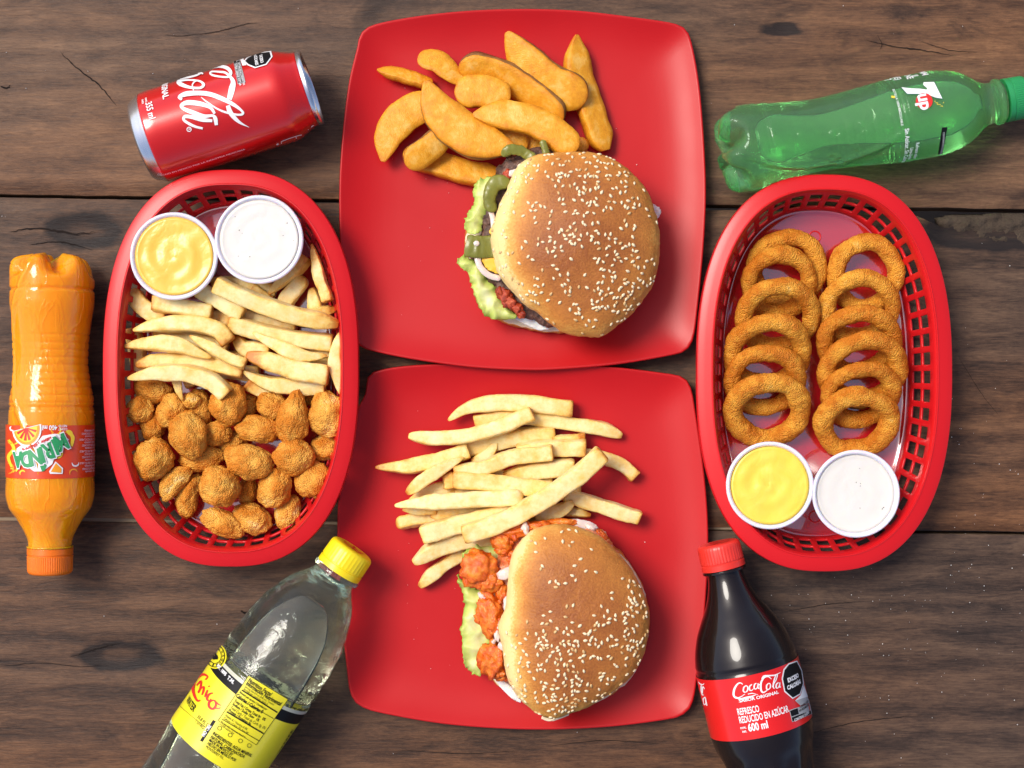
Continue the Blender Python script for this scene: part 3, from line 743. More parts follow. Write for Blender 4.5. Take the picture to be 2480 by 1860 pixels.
WD = [
 ('slim orange wedge pointing to the far left of the pile', [(228, 412), (350, 430), (560, 490)], 92, 'pr', 0.2, 1, 40, False),
 ('short wedge with crusty upper edge, above the big crescent', [(470, 345), (600, 375), (755, 510)], 155, 'rp', 1.0, -1, 20, True),
 ('broad half moon wedge at the far left of the pile', [(262, 962), (310, 790), (400, 680), (570, 600)], 200, 'pr', 0.8, -1, 0, True),
 ('wedge lowest in the pile, reaching under the burger', [(385, 905), (600, 970), (800, 1025), (955, 1025)], 140, 'rb', 0.2, 1, 20, False),
 ('wedge half buried beneath the big crescent', [(900, 740), (1020, 800), (1115, 890)], 150, 'rr', 0.8, 1, 0, False),
 ('wedge scrap between pile and bun', [(1080, 840), (1200, 870), (1340, 890)], 110, 'rr', 0.3, 1, 0, False),
 ('small round wedge end beside the upright wedge', [(1400, 860), (1450, 865), (1490, 870)], 100, 'rr', 0.2, 1, 0, False),
 ('upright narrow wedge furthest to the right', [(1420, 205), (1440, 430), (1530, 690), (1590, 895)], 160, 'pb', 0.5, 1, 28, False),
 ('long wedge with mottled brown skin along its upper side', [(715, 400), (900, 430), (1100, 530), (1330, 730)], 175, 'rr', 1.2, -1, -34, True),
 ('large smooth wedge at the top, with dark skin on its right edge', [(1000, 190), (1110, 370), (1260, 500), (1480, 590)], 225, 'pr', 1.5, -1, -22, True),
 ('rounded wedge with a pale blister in the middle of the pile', [(690, 560), (850, 540), (1020, 600)], 190, 'rr', 1.9, 1, 0, False),
 ('stubby wedge leaning on its brown skin below the crescent', [(400, 985), (520, 900), (670, 770)], 150, 'rb', 1.6, -1, -20, True),
 ('biggest crescent wedge, lying over the others at the left', [(520, 480), (590, 640), (770, 800), (1055, 890)], 235, 'pp', 2.4, 1, 4, True),
 ('speckled yellow wedge lying across the pile above the burger', [(800, 680), (1000, 680), (1200, 730), (1425, 890)], 175, 'pr', 2.6, 1, 10, False)]
for i, (lb, pts, wd, en, ly, sd_, rl, sk) in enumerate(WD): wedge(lb, pts, wd, en, zw+dw*ly, sd_, rl, i+3, sk)

# ------------------------------------------------------------------ breaded nuggets
def blob(name, c, rad, rot, mat, seed, amp=.12, sub=4, fine=.05, parent=None, taper=0, shapefreq=1.6, flat=0, bend=0):
    bm = bmesh.new(); bmesh.ops.create_icosphere(bm, subdivisions=sub, radius=1)
    v = []; toast = []
    cr, sr = math.cos(rot), math.sin(rot); se = Vector((seed*7.3, seed*1.9, seed*4.1))
    for p in bm.verts:
        q = p.co.copy()
        n = noise.noise(q*shapefreq+se)*amp*2+noise.noise(q*shapefreq*2.7+se)*amp*.8
        f = noise.noise(q*8+se)*fine+(abs(noise.noise(q*17+se))*fine*1.3 if sub < 5 else noise.noise(q*15+se)*fine*.9+max(0, noise.noise(q*24+se))*fine*1.6)
        s = 1+n+f
        x, y, z = q.x*rad[0]*s, q.y*rad[1]*s, q.z*rad[2]*s
        if taper: x *= 1+taper*q.y
        if bend: x += bend*rad[0]*(q.y*q.y)
        v.append(Vector((c[0]+x*cr-y*sr, c[1]+x*sr+y*cr, c[2]+z)))
        toast.append(.5+1.3*n/amp*.25+f*3)
    fs = [tuple(w_.index for w_ in f.verts) for f in bm.faces]; bm.free()
    zmin = min(p.z for p in v)
    return mk(name, v, fs, mat, (c[0], c[1], zmin) if parent is None else None, parent, attrs={'toast': toast})
NG = [
 ('round little nugget with a white spot against the left wall', 345, 360, 105, 98, 0, 1.2, 0),
 ('nugget half covered by the pale one, with a dark crumb on its right', 600, 370, 115, 135, -20, 1, 0),
 ('pale elongated nugget overlapping three others at the left', 725, 560, 140, 180, 20, 2.8, .1),
 ('roundish nugget tucked directly under the banana shaped fry', 1025, 310, 140, 168, 0, 2, 0),
 ('dark small nugget beside the one under the fry tip', 1180, 330, 72, 92, 0, .3, 0),
 ('nugget partly behind the teardrop shaped one', 1370, 330, 125, 105, -30, 1.1, 0),
 ('teardrop shaped nugget pointing up', 1535, 410, 118, 192, -5, 2.8, -.35),
 ('large oval nugget high against the right wall', 1800, 400, 140, 172, 0, 2.2, 0),
 ('small nugget right of the pale elongated one', 950, 540, 112, 98, 0, 1.2, 0),
 ('oval nugget lying level in the middle', 1262, 512, 168, 102, -5, 2.1, 0),
 ('shadowy nugget deep by the left wall', 450, 490, 95, 115, 0, .2, 0),
 ('big round nugget low against the left wall', 450, 742, 150, 155, 0, 2.1, 0),
 ('flat nugget beneath the pale elongated one', 830, 738, 172, 92, 10, 1, 0),
 ('triangular nugget at the centre of the heap', 1190, 765, 182, 132, -8, 2.8, .1),
 ('blocky nugget below the teardrop', 1540, 720, 155, 140, 0, 2.5, 0),
 ('nugget partly hidden by the right wall below the large oval one', 1785, 650, 130, 105, 20, 1.1, 0),
 ('bent nugget with a tiny dark hole', 605, 915, 78, 160, -42, 1.6, 0),
 ('smooth pinkish nugget below the bent one', 712, 1020, 88, 172, -15, .6, 0),
 ('rough round nugget below the triangular one, to its left', 960, 948, 150, 160, 0, 2.7, 0),
 ('narrow nugget seen between two round ones', 1180, 980, 76, 112, -8, .3, 0),
 ('egg shaped nugget leaning right, below the blocky one', 1390, 958, 122, 162, -25, 2, 0),
 ('nugget with ruddy crust low by the right wall', 1690, 900, 152, 145, 0, 1.5, 0),
 ('knobbly nugget lowest in the heap', 985, 1232, 178, 98, -25, 1.6, 0),
 ('pale smooth nugget right of the lowest one', 1205, 1200, 160, 118, -20, .9, 0),
 ('small nugget lowest on the right', 1490, 1152, 92, 132, -20, .8, 0),
 ('nugget in shadow under the banana shaped fry', 440, 205, 150, 92, -8, .4, 0),
 ('shadowed nugget behind the pale elongated one', 815, 345, 85, 150, 10, .3, 0),
 ('tiny crusty nugget under the fry stub', 745, 290, 72, 60, 0, 1.4, 0),
 ('dark nugget at the bottom between the level oval and triangular ones', 1060, 610, 110, 90, 0, .1, 0),
 ('nugget peeking from under the lowest right fry', 1640, 250, 120, 80, 0, .4, 0)]
for i, (lb, x, y, rx, ry, ro, ly, tp) in enumerate(NG):
    z = .0125+.0072*ly; c = W(c4(x, y), z); s = c4.s*KP
    rz = min(.0125, min(rx, ry)*s*.9)
    o = blob('breaded_nugget', c, (rx*s, ry*s, rz), R(ro), M['nugget'], i+1, amp=.095, fine=.026, sub=5, taper=tp, bend=.5 if 'bent' in lb else 0)
    tag(o, lb, 'nugget', 'breaded nuggets in the basket')

# ------------------------------------------------------------------ onion rings
def onion_ring(px, rpx, tilt, z, label, seed, inner=.53, asq=1.0, rotz=0):
    c = W(D(*px), z); Rr = rpx*KD*(H-z)/H; ro = Rr; ri = Rr*inner
    mr = (ro-ri)/2; mc = (ro+ri)/2; ax = min(mr*.82, .0066); nu, nv = 150, 40
    v = []; toast = []; T = Matrix.Rotation(tilt, 3, 'X'); Rz = Matrix.Rotation(rotz, 3, 'Z'); se = Vector((seed*5.1, seed*2.2, 1))
    for i in range(nu):
        a = 2*math.pi*i/nu; ca, sa = math.cos(a), math.sin(a)
        wob = 1+.09*noise.noise(Vector((ca*1.2, sa*1.2, seed*3.3))); th = 1+.24*noise.noise(Vector((ca*1.6, sa*1.6, seed*9.3)))
        for j in range(nv):
            b = 2*math.pi*j/nv; cb, sb = math.cos(b), math.sin(b)
            q = Vector(((mc*wob+mr*th*cb)*ca, (mc*wob+mr*th*cb)*sa*asq, ax*th*sb+.0016*noise.noise(Vector((ca*1.1, sa*1.1, seed*4.7)))))
            nn = Vector((cb*ca, cb*sa, sb))
            f = .00035*noise.noise(q*700+se)+.0006*abs(noise.noise(q*1100+se))+.0006*noise.noise(q*260+se)
            q = q+nn*f
            v.append(c+Rz@(T@q)); toast.append(.35+f*500+.3*smooth(.3, 1, abs(cb)))
    fs = []
    for i in range(nu):
        for j in range(nv): fs.append((i*nv+j, ((i+1) % nu)*nv+j, ((i+1) % nu)*nv+(j+1) % nv, i*nv+(j+1) % nv))
    o = mk('onion_ring', v, fs, M['ring'], (c.x, c.y, min(p.z for p in v)), attrs={'toast': toast}); fixnormals(o)
    return tag(o, label, 'onion ring', 'onion rings in two rows')
rl = ['uppermost ring of the left row, mostly behind the next', 'second ring of the left row, with plain red base showing through its hole', 'third ring down the left row', 'wide ring fourth down the left row, nearest the left wall', 'pale edged ring fifth down the left row', 'lowest ring of the left row, hole fully open above the yellow dip']
rr_ = ['uppermost ring of the right row, lying flat with a pink tinted hole', 'second ring of the right row', 'third ring of the right row, with pale batter along its top edge', 'wide ring fourth down the right row, nearest the right wall', 'small ring fifth down the right row with a white edge', 'lowest ring of the right row, above the white dip']
RL = [((1699, 580), 87, 10), ((1682, 612), 84, 24), ((1681, 683), 94, 33), ((1658, 762), 98, 33), ((1651, 822), 91, 34), ((1657, 886), 96, 33)]
RR = [((1871, 592), 86, 12), ((1857, 664), 88, 26), ((1855, 738), 92, 32), ((1865, 800), 96, 34), ((1859, 852), 87, 36), ((1850, 913), 92, 33)]
for i, (lst, labs) in enumerate(((RL, rl), (RR, rr_))):
    for j, (p, r_, tl) in enumerate(lst):
        zc = .0035+.0062*math.cos(R(tl))+r_*KD*math.sin(R(tl))*.92
        onion_ring(p, r_, R(tl), zc, labs[j], i*10+j+1, inner=.52 if j == 5 else .58, rotz=R([-8, -4, 3, 2, -2, 0][j]*(1 if i == 0 else -1)))

# ------------------------------------------------------------------ burgers
def top_bun(outline, cr, root, zE, hD, seed, nseeds, palecx):
    O = resample(catmull([Vector((*p, 0)) for p in cr(outline)], 6, True), 140, True)
    if (O[1]-O[0]).cross(O[2]-O[1]).z < 0: pass
    cx = sum(p.x for p in O)/140; cy = sum(p.y for p in O)/140; c = W((cx, cy), zE)
    prof = []
    for i in range(34):
        t = i/33*math.pi/2
        prof.append((math.sin(t), hD*math.cos(t)**.82 if i < 33 else 0))
    prof += [(.995, -.003), (.975, -.0055), (.94, -.0068), (.85, -.0066), (.5, -.006), (.1, -.006)]
    v = []; bake = []
    for i, (s, z) in enumerate(prof):
        for j, p in enumerate(O):
            q = W((p.x, p.y), zE); d = q-c; x = c+d*s
            a = 2*math.pi*j/140
            nz = noise.noise(Vector((x.x*28, x.y*28, seed)))*.0022*(1-s*.5)+noise.noise(Vector((x.x*260, x.y*260, seed)))*.00022
            wr = .0005*noise.noise(Vector((a*14, z*300, seed)))*smooth(.75, 1, s)
            x = x+d.normalized()*wr*2 if d.length else x
            v.append(Vector((x.x, x.y, zE+z+(nz if i < 34 else 0))))
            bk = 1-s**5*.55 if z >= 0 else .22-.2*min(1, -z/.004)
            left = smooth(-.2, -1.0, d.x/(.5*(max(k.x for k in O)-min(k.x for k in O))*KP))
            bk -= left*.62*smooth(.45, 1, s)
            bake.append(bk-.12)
    n = 140; f = grid_faces(len(prof), n); f.append(tuple((len(prof)-1)*n+j for j in range(n)))
    # remove degenerate centre ring (radius 0) by merging
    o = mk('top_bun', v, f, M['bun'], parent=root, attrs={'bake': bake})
    bm = bmesh.new(); bm.from_mesh(o.data); bmesh.ops.remove_doubles(bm, verts=bm.verts, dist=1e-6)
    bmesh.ops.recalc_face_normals(bm, faces=bm.faces); bm.to_mesh(o.data)
    bvh = BVHTree.FromBMesh(bm); bm.free()
    # sesame seeds: shared meshes, one object each
    meshes = []
    for k in range(5):
        bs = bmesh.new(); bmesh.ops.create_uvsphere(bs, u_segments=8, v_segments=5, radius=1)
        for q in bs.verts:
            t_ = (q.co.x+1)/2; wd = .72 if q.co.x < 0 else .72*(1-.55*q.co.x)
            q.co = Vector((q.co.x*.00150, q.co.y*.00128*wd, q.co.z*.00062))
        me = bpy.data.meshes.new('sesame_seed'); bs.to_mesh(me); bs.free(); me.shade_smooth(); me.materials.append(M['seed'] if k < 4 else M['seed2']); meshes.append(me)
    org = parent_origin(root); rnd = random.Random(seed); placed = []; tries = 0; rest_v = []; rest_f = []
    hw = .5*(max(k.x for k in O)-min(k.x for k in O))*KP
    while len(placed) < nseeds and tries < 60000:
        tries += 1
        j = rnd.randrange(140); s = rnd.random()**.5*.985; q = W((O[j].x, O[j].y), zE); x = c+(q-c)*s
        dens = .5+.9*noise.noise(Vector((x.x*42, x.y*42, seed+.5)))+.5*noise.noise(Vector((x.x*110, x.y*110, seed)))
        dens *= palecx(x.x-c.x, x.y-c.y, hw)
        if rnd.random() > dens: continue
        if any((x.x-a)**2+(x.y-b)**2 < (.0019)**2 for a, b in placed): continue
        hit, nrm, _, _ = bvh.ray_cast(Vector((x.x, x.y, 1))-org, Vector((0, 0, -1)))
        if hit is None: continue
        placed.append((x.x, x.y))
        zax = (nrm+Vector((rnd.uniform(-.2, .2), rnd.uniform(-.2, .2), 0))).normalized()
        an = rnd.uniform(0, 6.283); t0 = Vector((math.cos(an), math.sin(an), 0)); xa = (t0-zax*t0.dot(zax)).normalized(); ya = zax.cross(xa)
        mt = Matrix((xa, ya, zax)).transposed().to_4x4(); mt.translation = hit+nrm*.00025
        sc = rnd.uniform(.98, 1.26)
        if len(placed) <= 300:
            so_ = bpy.data.objects.new('sesame_seed', rnd.choice(meshes)); COL.objects.link(so_); so_.parent = o
            so_.matrix_local = mt@Matrix.Scale(sc, 4)
        else:
            me = meshes[0]; b0 = len(rest_v); mm = mt@Matrix.Scale(sc, 4)
            rest_v += [mm@vv.co for vv in me.vertices]; rest_f += [tuple(b0+i for i in pp.vertices) for pp in me.polygons]
    if rest_v:
        me = bpy.data.meshes.new('sesame_seeds'); me.from_pydata([tuple(a) for a in rest_v], [], rest_f); me.shade_smooth(); me.materials.append(M['seed'])
        so_ = bpy.data.objects.new('sesame_seeds', me); COL.objects.link(so_); so_.parent = o; so_['kind'] = 'stuff'
    return o
def disc_bun(name, outline, cr, root, z0, z1, mats, seed, rough=.0006, parent=None):
    O = resample(catmull([Vector((*p, 0)) for p in cr(outline)], 6, True), 120, True)
    cx = sum(p.x for p in O)/120; cy = sum(p.y for p in O)/120; c = W((cx, cy), z1); v = []; bk = []
    prof = [(.2, z1, 0), (.6, z1, 0), (.85, z1, 0), (.95, z1-.0005, .05), (.985, z1-.002, .35), (1.0, z0+(z1-z0)*.5, .55), (.985, z0+.002, .7), (.94, z0, .8), (.2, z0, .8)]
    for s, z, b in prof:
        for p in O:
            q = W((p.x, p.y), z1); x = c+(q-c)*s
            nz = noise.noise_vector(Vector((x.x*160, x.y*160, z*160+seed)))*rough*2+noise.noise_vector(Vector((x.x*600, x.y*600, z*600+seed)))*rough
            v.append(Vector((x.x, x.y, z))+nz*(1 if z > z0+.001 else 0)); bk.append(b)
    n = 120; f = grid_faces(len(prof), n); fm = [0 if len(mats) > 1 and k//n < 4 else (1 if len(mats) > 1 else 0) for k in range(len(f))]
    f += [tuple(range(n))[::-1], tuple((len(prof)-1)*n+j for j in range(n))]; fm += [0, len(mats)-1]
    o = mk(name, v, f, None, parent=root, attrs={'bake': bk, 'toast': bk}, mats=mats, fm=fm); fixnormals(o); return o
def lumpy_disc(name, outline, cr, root, z0, z1, mat, seed, amp=.0022):
    """ragged slab: irregular side and top"""
    O = resample(catmull([Vector((*p, 0)) for p in cr(outline)], 6, True), 260, True)
    cx = sum(p.x for p in O)/260; cy = sum(p.y for p in O)/260; zm = (z0+z1)/2; c = W((cx, cy), z1); v = []
    hh = (z1-z0)/2
    ss = [.0, .3, .5, .65, .75, .82, .87, .91, .94, .965, .985, 1.0]
    prof = [(s, z1 if s < .9 else zm+hh*math.cos((s-.9)/.1*math.pi/2)) for s in ss]+[(.985, z0+hh*.4), (.95, z0), (.1, z0)]
    prof = prof[1:]
    for s, z in prof:
        for p in O:
            q = W((p.x, p.y), z1); x = c+(q-c)*s; x.z = z
            nz = noise.noise_vector(x*190+Vector((seed, 0, 0)))*amp+noise.noise_vector(x*520+Vector((seed, 0, 0)))*amp*.55
            v.append(x+nz*(1 if z > z0+1e-5 else .2))
    n = 260; f = grid_faces(len(prof), n)+[tuple(range(n))[::-1], tuple((len(prof)-1)*n+j for j in range(n))]
    o = mk(name, v, f, mat, parent=root); fixnormals(o); return o
def leafpatch(name, outline, cr, root, z, mat, seed, amp=.0035, freq=210, droop=.004, thick=.0005, step=.0010):
    O = catmull([Vector((*p, 0)) for p in cr(outline)], 8, True)
    pts = [W((p.x, p.y), z) for p in O]; n = len(pts)
    # frilly edge
    cx = sum(p.x for p in pts)/n; cy = sum(p.y for p in pts)/n
    poly = []
    for i, p in enumerate(pts):
        tg = pts[(i+1) % n]-pts[i-1]; nn = Vector((tg.y, -tg.x, 0)).normalized()
        if nn.dot(Vector((p.x-cx, p.y-cy, 0))) < 0: nn = -nn
        q = p+nn*((.0022*noise.noise(Vector((i*.55, seed, 0)))+.0014*noise.noise(Vector((i*1.7, seed, 3))))*(1 if amp > .002 else .3)); poly.append((q.x, q.y))
    near = [0, 0]
    def dist(x, y):
        ins = False; d = 9
        for (x1, y1), (x2, y2) in zip(poly, poly[1:]+poly[:1]):
            if (y1 > y) != (y2 > y) and x < (x2-x1)*(y-y1)/(y2-y1)+x1: ins = not ins
            dx, dy = x2-x1, y2-y1; t = max(0, min(1, ((x-x1)*dx+(y-y1)*dy)/(dx*dx+dy*dy+1e-15)))
            dd = math.hypot(x-x1-t*dx, y-y1-t*dy)
            if dd < d: d = dd; near[:] = (x1+t*dx, y1+t*dy)
        return d if ins else -d 
    xs = [p[0] for p in poly]; ys = [p[1] for p in poly]; idx = {}; v = []; ed = []
    for i in range(int((max(xs)-min(xs))/step)+3):
        for j in range(int((max(ys)-min(ys))/step)+3):
            x = min(xs)+(i-1)*step; y = min(ys)+(j-1)*step; d = dist(x, y)
            if d > -step*.95:
                if d < step*.1: x, y = near
                e = math.exp(-max(0, d)/.004)
                zz = z+amp*(.5-1.9*abs(noise.noise(Vector((x*freq*.40, y*freq*.40, seed)))))*(.5+.9*e)+.0004*noise.noise(Vector((x*freq*1.3, y*freq*1.3, seed)))*(.3+e)-droop*e
                idx[(i, j)] = len(v); v.append((x, y, zz)); ed.append(e)
    f = []
    for (i, j) in idx:
        cc = [(i, j), (i+1, j), (i+1, j+1), (i, j+1)]
        if all(k in idx for k in cc): f.append(tuple(idx[k] for k in cc))
    o = mk(name, v, f, mat, parent=root, attrs={'edge': ed})
    m = o.modifiers.new('thick', 'SOLIDIFY'); m.thickness = thick; m.offset = 0
    return o
def strip(name, pts, wpx, hk, cr, root, z, mat, seed, sec=None, roll=0, ends='rr', zs=None, amp=.0005):
    w_ = wpx*cr.s*KP; pp = cr(pts); zs = zs or [z]*len(pp)
    o = sweep(name, [W(p, q) for p, q in zip(pp, zs)], w_, w_*hk, sec or superellipse(2.4, 14), mat, roll=R(roll), startfn=endf(ends[0], w_), endfn=endf(ends[1], w_), parent=root, seed=seed, amp=amp)
    return o

# burger with jalapenos (upper plate)
bc = W(b1(1000, 830), 0); PZ = .0045+.0035
burgA = thing('burger', (bc.x, bc.y, PZ-.001), 'sesame burger with jalapenos, beef and lettuce on the upper plate', 'burger', 'burgers on red plates')
disc_bun('bottom_bun', [(210, 740), (215, 900), (240, 1040), (285, 1190), (345, 1330), (470, 1420), (700, 1495), (920, 1520), (1150, 1500), (1400, 1380), (1560, 1150), (1620, 850), (1560, 550), (1400, 330), (1150, 210), (850, 190), (560, 260), (380, 420), (270, 560)],
         b1, burgA, PZ, PZ+.013, [M['crumb'], M['bun']], 1)
lumpy_disc('beef_patty', [(335, 700), (300, 640), (350, 520), (420, 400), (440, 300), (500, 200), (620, 120), (760, 70), (1000, 120), (1300, 250), (1500, 500), (1570, 800), (1500, 1150), (1250, 1380), (860, 1480), (720, 1400), (600, 1370), (490, 1290), (440, 1180), (360, 1090), (300, 1000), (250, 930), (300, 800)],
         b1, burgA, PZ+.015, PZ+.028, M['patty'], 3, .0024)
leafpatch('lettuce_leaf', [(325, 330), (415, 315), (450, 400), (400, 520), (360, 640), (320, 745), (240, 748), (205, 690), (232, 600), (285, 500), (275, 400)], b1, burgA, PZ+.0295, M['lettuce'], 1)
leafpatch('lettuce_leaf', [(150, 970), (200, 920), (300, 980), (380, 1085), (450, 1170), (520, 1290), (610, 1400), (430, 1412), (340, 1350), (290, 1240), (265, 1150), (235, 1050), (190, 1025)], b1, burgA, PZ+.0285, M['lettuce'], 2)
strip('jalapeno_slice', [(760, 175), (650, 120), (560, 105), (495, 150)], 86, .4, b1, burgA, PZ+.034, M['pickle'], 1, amp=.0018)
strip('jalapeno_slice', [(560, 345), (450, 365), (400, 440), (400, 520), (450, 580)], 100, .5, b1, burgA, PZ+.034, M['pickle'], 2, amp=.0016)
strip('jalapeno_slice', [(220, 840), (320, 850), (480, 850)], 170, .22, b1, burgA, PZ+.033, M['pickle'], 3, sec=superellipse(4, 16), ends='bb', amp=.0016)
blob('jalapeno_seed', W(b1(300, 828), PZ+.0352), (.0022, .0019, .0008), 0, M['onion'], 77, .05, 3, .02, parent=burgA)
strip('jalapeno_slice', [(800, 30), (825, 80), (845, 150)], 55, .6, b1, burgA, PZ+.034, M['pickle'], 4)
strip('onion_strip', [(300, 925), (330, 1010), (400, 1075), (490, 1100)], 48, .5, b1, burgA, PZ+.032, M['onion'], 5)
strip('onion_strip', [(405, 560), (425, 640), (430, 720)], 40, .5, b1, burgA, PZ+.032, M['onion'], 6)
strip('onion_strip', [(540, 290), (590, 280), (650, 260)], 50, .5, b1, burgA, PZ+.033, M['onion'], 7)
leafpatch('onion_strip', [(1630, 520), (1710, 550), (1725, 590), (1690, 640), (1600, 640)], b1, burgA, PZ+.026, M['onion'], 8, .001, droop=.001)
leafpatch('cheese_slice', [(350, 930), (480, 900), (520, 1040), (470, 1060), (390, 1030), (355, 985)], b1, burgA, PZ+.0315, M['cheese'], 9, .0005, droop=.0005, thick=.0014)
leafpatch('cheese_slice', [(400, 750), (420, 700), (480, 700), (480, 780)], b1, burgA, PZ+.0315, M['cheese'], 10, .0005, droop=.0005, thick=.0014)
leafpatch('cheese_slice', [(262, 1140), (300, 1130), (310, 1170), (280, 1190)], b1, burgA, PZ+.0185, M['cheese'], 10, .0005, droop=.0005, thick=.0014)
for i, (x, y, s) in enumerate([(540, 300, 42), (500, 330, 30), (520, 1230, 55), (560, 1290, 50), (620, 1330, 42), (480, 1200, 35), (650, 1380, 30), (600, 130, 22)]):
    blob('chorizo_crumb', W(b1(x, y), PZ+.031), (s*b1.s*KP, s*b1.s*KP*.9, .003), i, M['chorizo'], i+1, .25, 3, .12, parent=burgA)
leafpatch('mayonnaise', [(500, 1270), (600, 1350), (700, 1390), (830, 1470), (860, 1490), (760, 1490), (640, 1430), (540, 1380)], b1, burgA, PZ+.0175, M['mayo'], 11, .0015, droop=.001, thick=.002)
O1 = [(940, 130), (1150, 125), (1330, 170), (1480, 270), (1600, 400), (1660, 530), (1700, 680), (1715, 850), (1700, 1000), (1655, 1160), (1590, 1260), (1490, 1380), (1380, 1470), (1270, 1545), (1100, 1545), (980, 1520), (870, 1450), (770, 1365), (680, 1310), (600, 1225), (520, 1135), (468, 1060), (438, 960), (412, 830), (420, 700), (448, 620), (480, 520), (530, 420), (570, 320), (620, 230), (685, 180), (800, 140)]
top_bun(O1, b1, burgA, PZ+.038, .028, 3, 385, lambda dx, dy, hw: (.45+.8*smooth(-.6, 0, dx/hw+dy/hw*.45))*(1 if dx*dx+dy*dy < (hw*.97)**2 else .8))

# burger with orange chicken (lower plate)
bc = W(b2(980, 830), 0); PZ = .0045
burgB = thing('burger', (bc.x, bc.y, PZ-.001), 'burger with orange sauced chicken and lettuce spilling from its left side', 'burger', 'burgers on red plates')
disc_bun('bottom_bun', [(390, 1250), (480, 1340), (600, 1415), (750, 1480), (950, 1490), (1200, 1420), (1420, 1250), (1530, 1000), (1552, 780), (1500, 560), (1390, 380), (1230, 230), (1100, 140), (940, 100), (760, 120), (560, 250), (430, 450), (380, 700), (350, 1000)],
         b2, burgB, PZ, PZ+.014, [M['crumb'], M['bun']], 5)
lumpy_disc('chicken_filling', [(420, 480), (440, 330), (520, 230), (700, 140), (900, 95), (1100, 120), (1240, 200), (1340, 400), (1450, 600), (1480, 900), (1350, 1200), (1050, 1400), (800, 1420), (560, 1330), (460, 1240), (420, 1000), (430, 700)],
           b2, burgB, PZ+.016, PZ+.030, M['ranchmeat'], 8, .0024)
leafpatch('lettuce_leaf', [(145, 492), (185, 545), (260, 590), (340, 620), (350, 760), (380, 900), (390, 1010), (330, 1110), (320, 1222), (255, 1222), (195, 1150), (180, 1000), (168, 880), (195, 720), (180, 620), (150, 560)], b2, burgB, PZ+.023, M['lettuce'], 5, .004)
leafpatch('lettuce_leaf', [(190, 330), (300, 262), (420, 262), (500, 330), (480, 430), (380, 420), (260, 400), (190, 385)], b2, burgB, PZ+.022, M['lettuce'], 6, .004)
leafpatch('lettuce_leaf', [(380, 390), (500, 330), (540, 420), (440, 480)], b2, burgB, PZ+.017, M['lettuce'], 7, .002)
CH = [(300, 450, 128, 130, 0, .030), (370, 540, 90, 80, .3, .029), (385, 790, 85, 165, .25, .029), (330, 800, 60, 50, 0, .027), (400, 1110, 98, 120, 0, .029), (455, 1200, 55, 70, .5, .027),
      (470, 240, 75, 85, .3, .030), (560, 175, 150, 55, .25, .030), (720, 145, 120, 45, .1, .030), (900, 108, 110, 30, 0, .028), (1185, 195, 80, 30, -.7, .026), (480, 300, 60, 50, 0, .030), (470, 620, 45, 90, 0, .028)]
for i, (x, y, rx, ry, ro, zz) in enumerate(CH):
    s = b2.s*KP; o = blob('chicken_piece', W(b2(x, y), PZ+zz), (rx*s, ry*s, min(.0085, min(rx, ry)*s*.9)), ro, M['buffalo'], i+20, .16, 4, .07, parent=burgB, shapefreq=2.2)
rq = random.Random(5)
for i in range(26):
    yy = rq.uniform(180, 1230); xx = (470+(560-yy)*.25 if yy < 400 else 430)+rq.uniform(-40, 50); q = rq.uniform(14, 34)*b2.s*KP
    blob('chicken_crumb', W(b2(xx, yy), PZ+.033), (q, q*rq.uniform(.6, 1.2), q*.6), rq.uniform(0, 3), M['buffalo'], i+60, .22, 3, .12, parent=burgB)
for i, (x, y, rx, ry) in enumerate([(435, 940, 22, 40), (410, 975, 20, 14), (500, 480, 40, 60), (520, 700, 40, 60), (480, 1010, 28, 40), (640, 150, 45, 28), (1120, 140, 45, 22), (330, 650, 22, 45), (490, 850, 30, 60)]):
    s = b2.s*KP; blob('onion_bit', W(b2(x, y), PZ+.034 if i not in (7, 6) else PZ+.029), (rx*s, ry*s, .003), i, M['onion'], i+40, .2, 3, .08, parent=burgB)
leafpatch('mayonnaise', [(430, 1250), (520, 1290), (600, 1380), (600, 1420), (530, 1380), (460, 1310)], b2, burgB, PZ+.0185, M['mayo'], 12, .001, droop=.001, thick=.002)
leafpatch('onion_strip', [(900, 90), (1050, 85), (1150, 120), (1170, 175), (1060, 160), (950, 120)], b2, burgB, PZ+.0285, M['onion'], 13, .001, droop=.001)
O2 = [(870, 115), (980, 130), (1100, 165), (1200, 220), (1300, 310), (1400, 430), (1480, 570), (1528, 700), (1545, 830), (1525, 980), (1490, 1100), (1405, 1230), (1290, 1330), (1180, 1400), (1060, 1465), (950, 1500), (850, 1535), (740, 1505), (650, 1440), (580, 1370), (520, 1270), (490, 1150), (470, 1000), (442, 860), (490, 740), (505, 640), (518, 480), (540, 350), (590, 260), (680, 170), (780, 130)]
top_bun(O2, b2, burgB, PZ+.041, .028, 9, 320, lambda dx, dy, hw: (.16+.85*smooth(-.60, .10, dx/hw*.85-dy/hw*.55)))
strip('bun_shred', [(760, 1530), (820, 1545), (900, 1525), (960, 1500)], 24, .6, b2, burgB, PZ+.032, M['crumb'], 31, amp=.001)

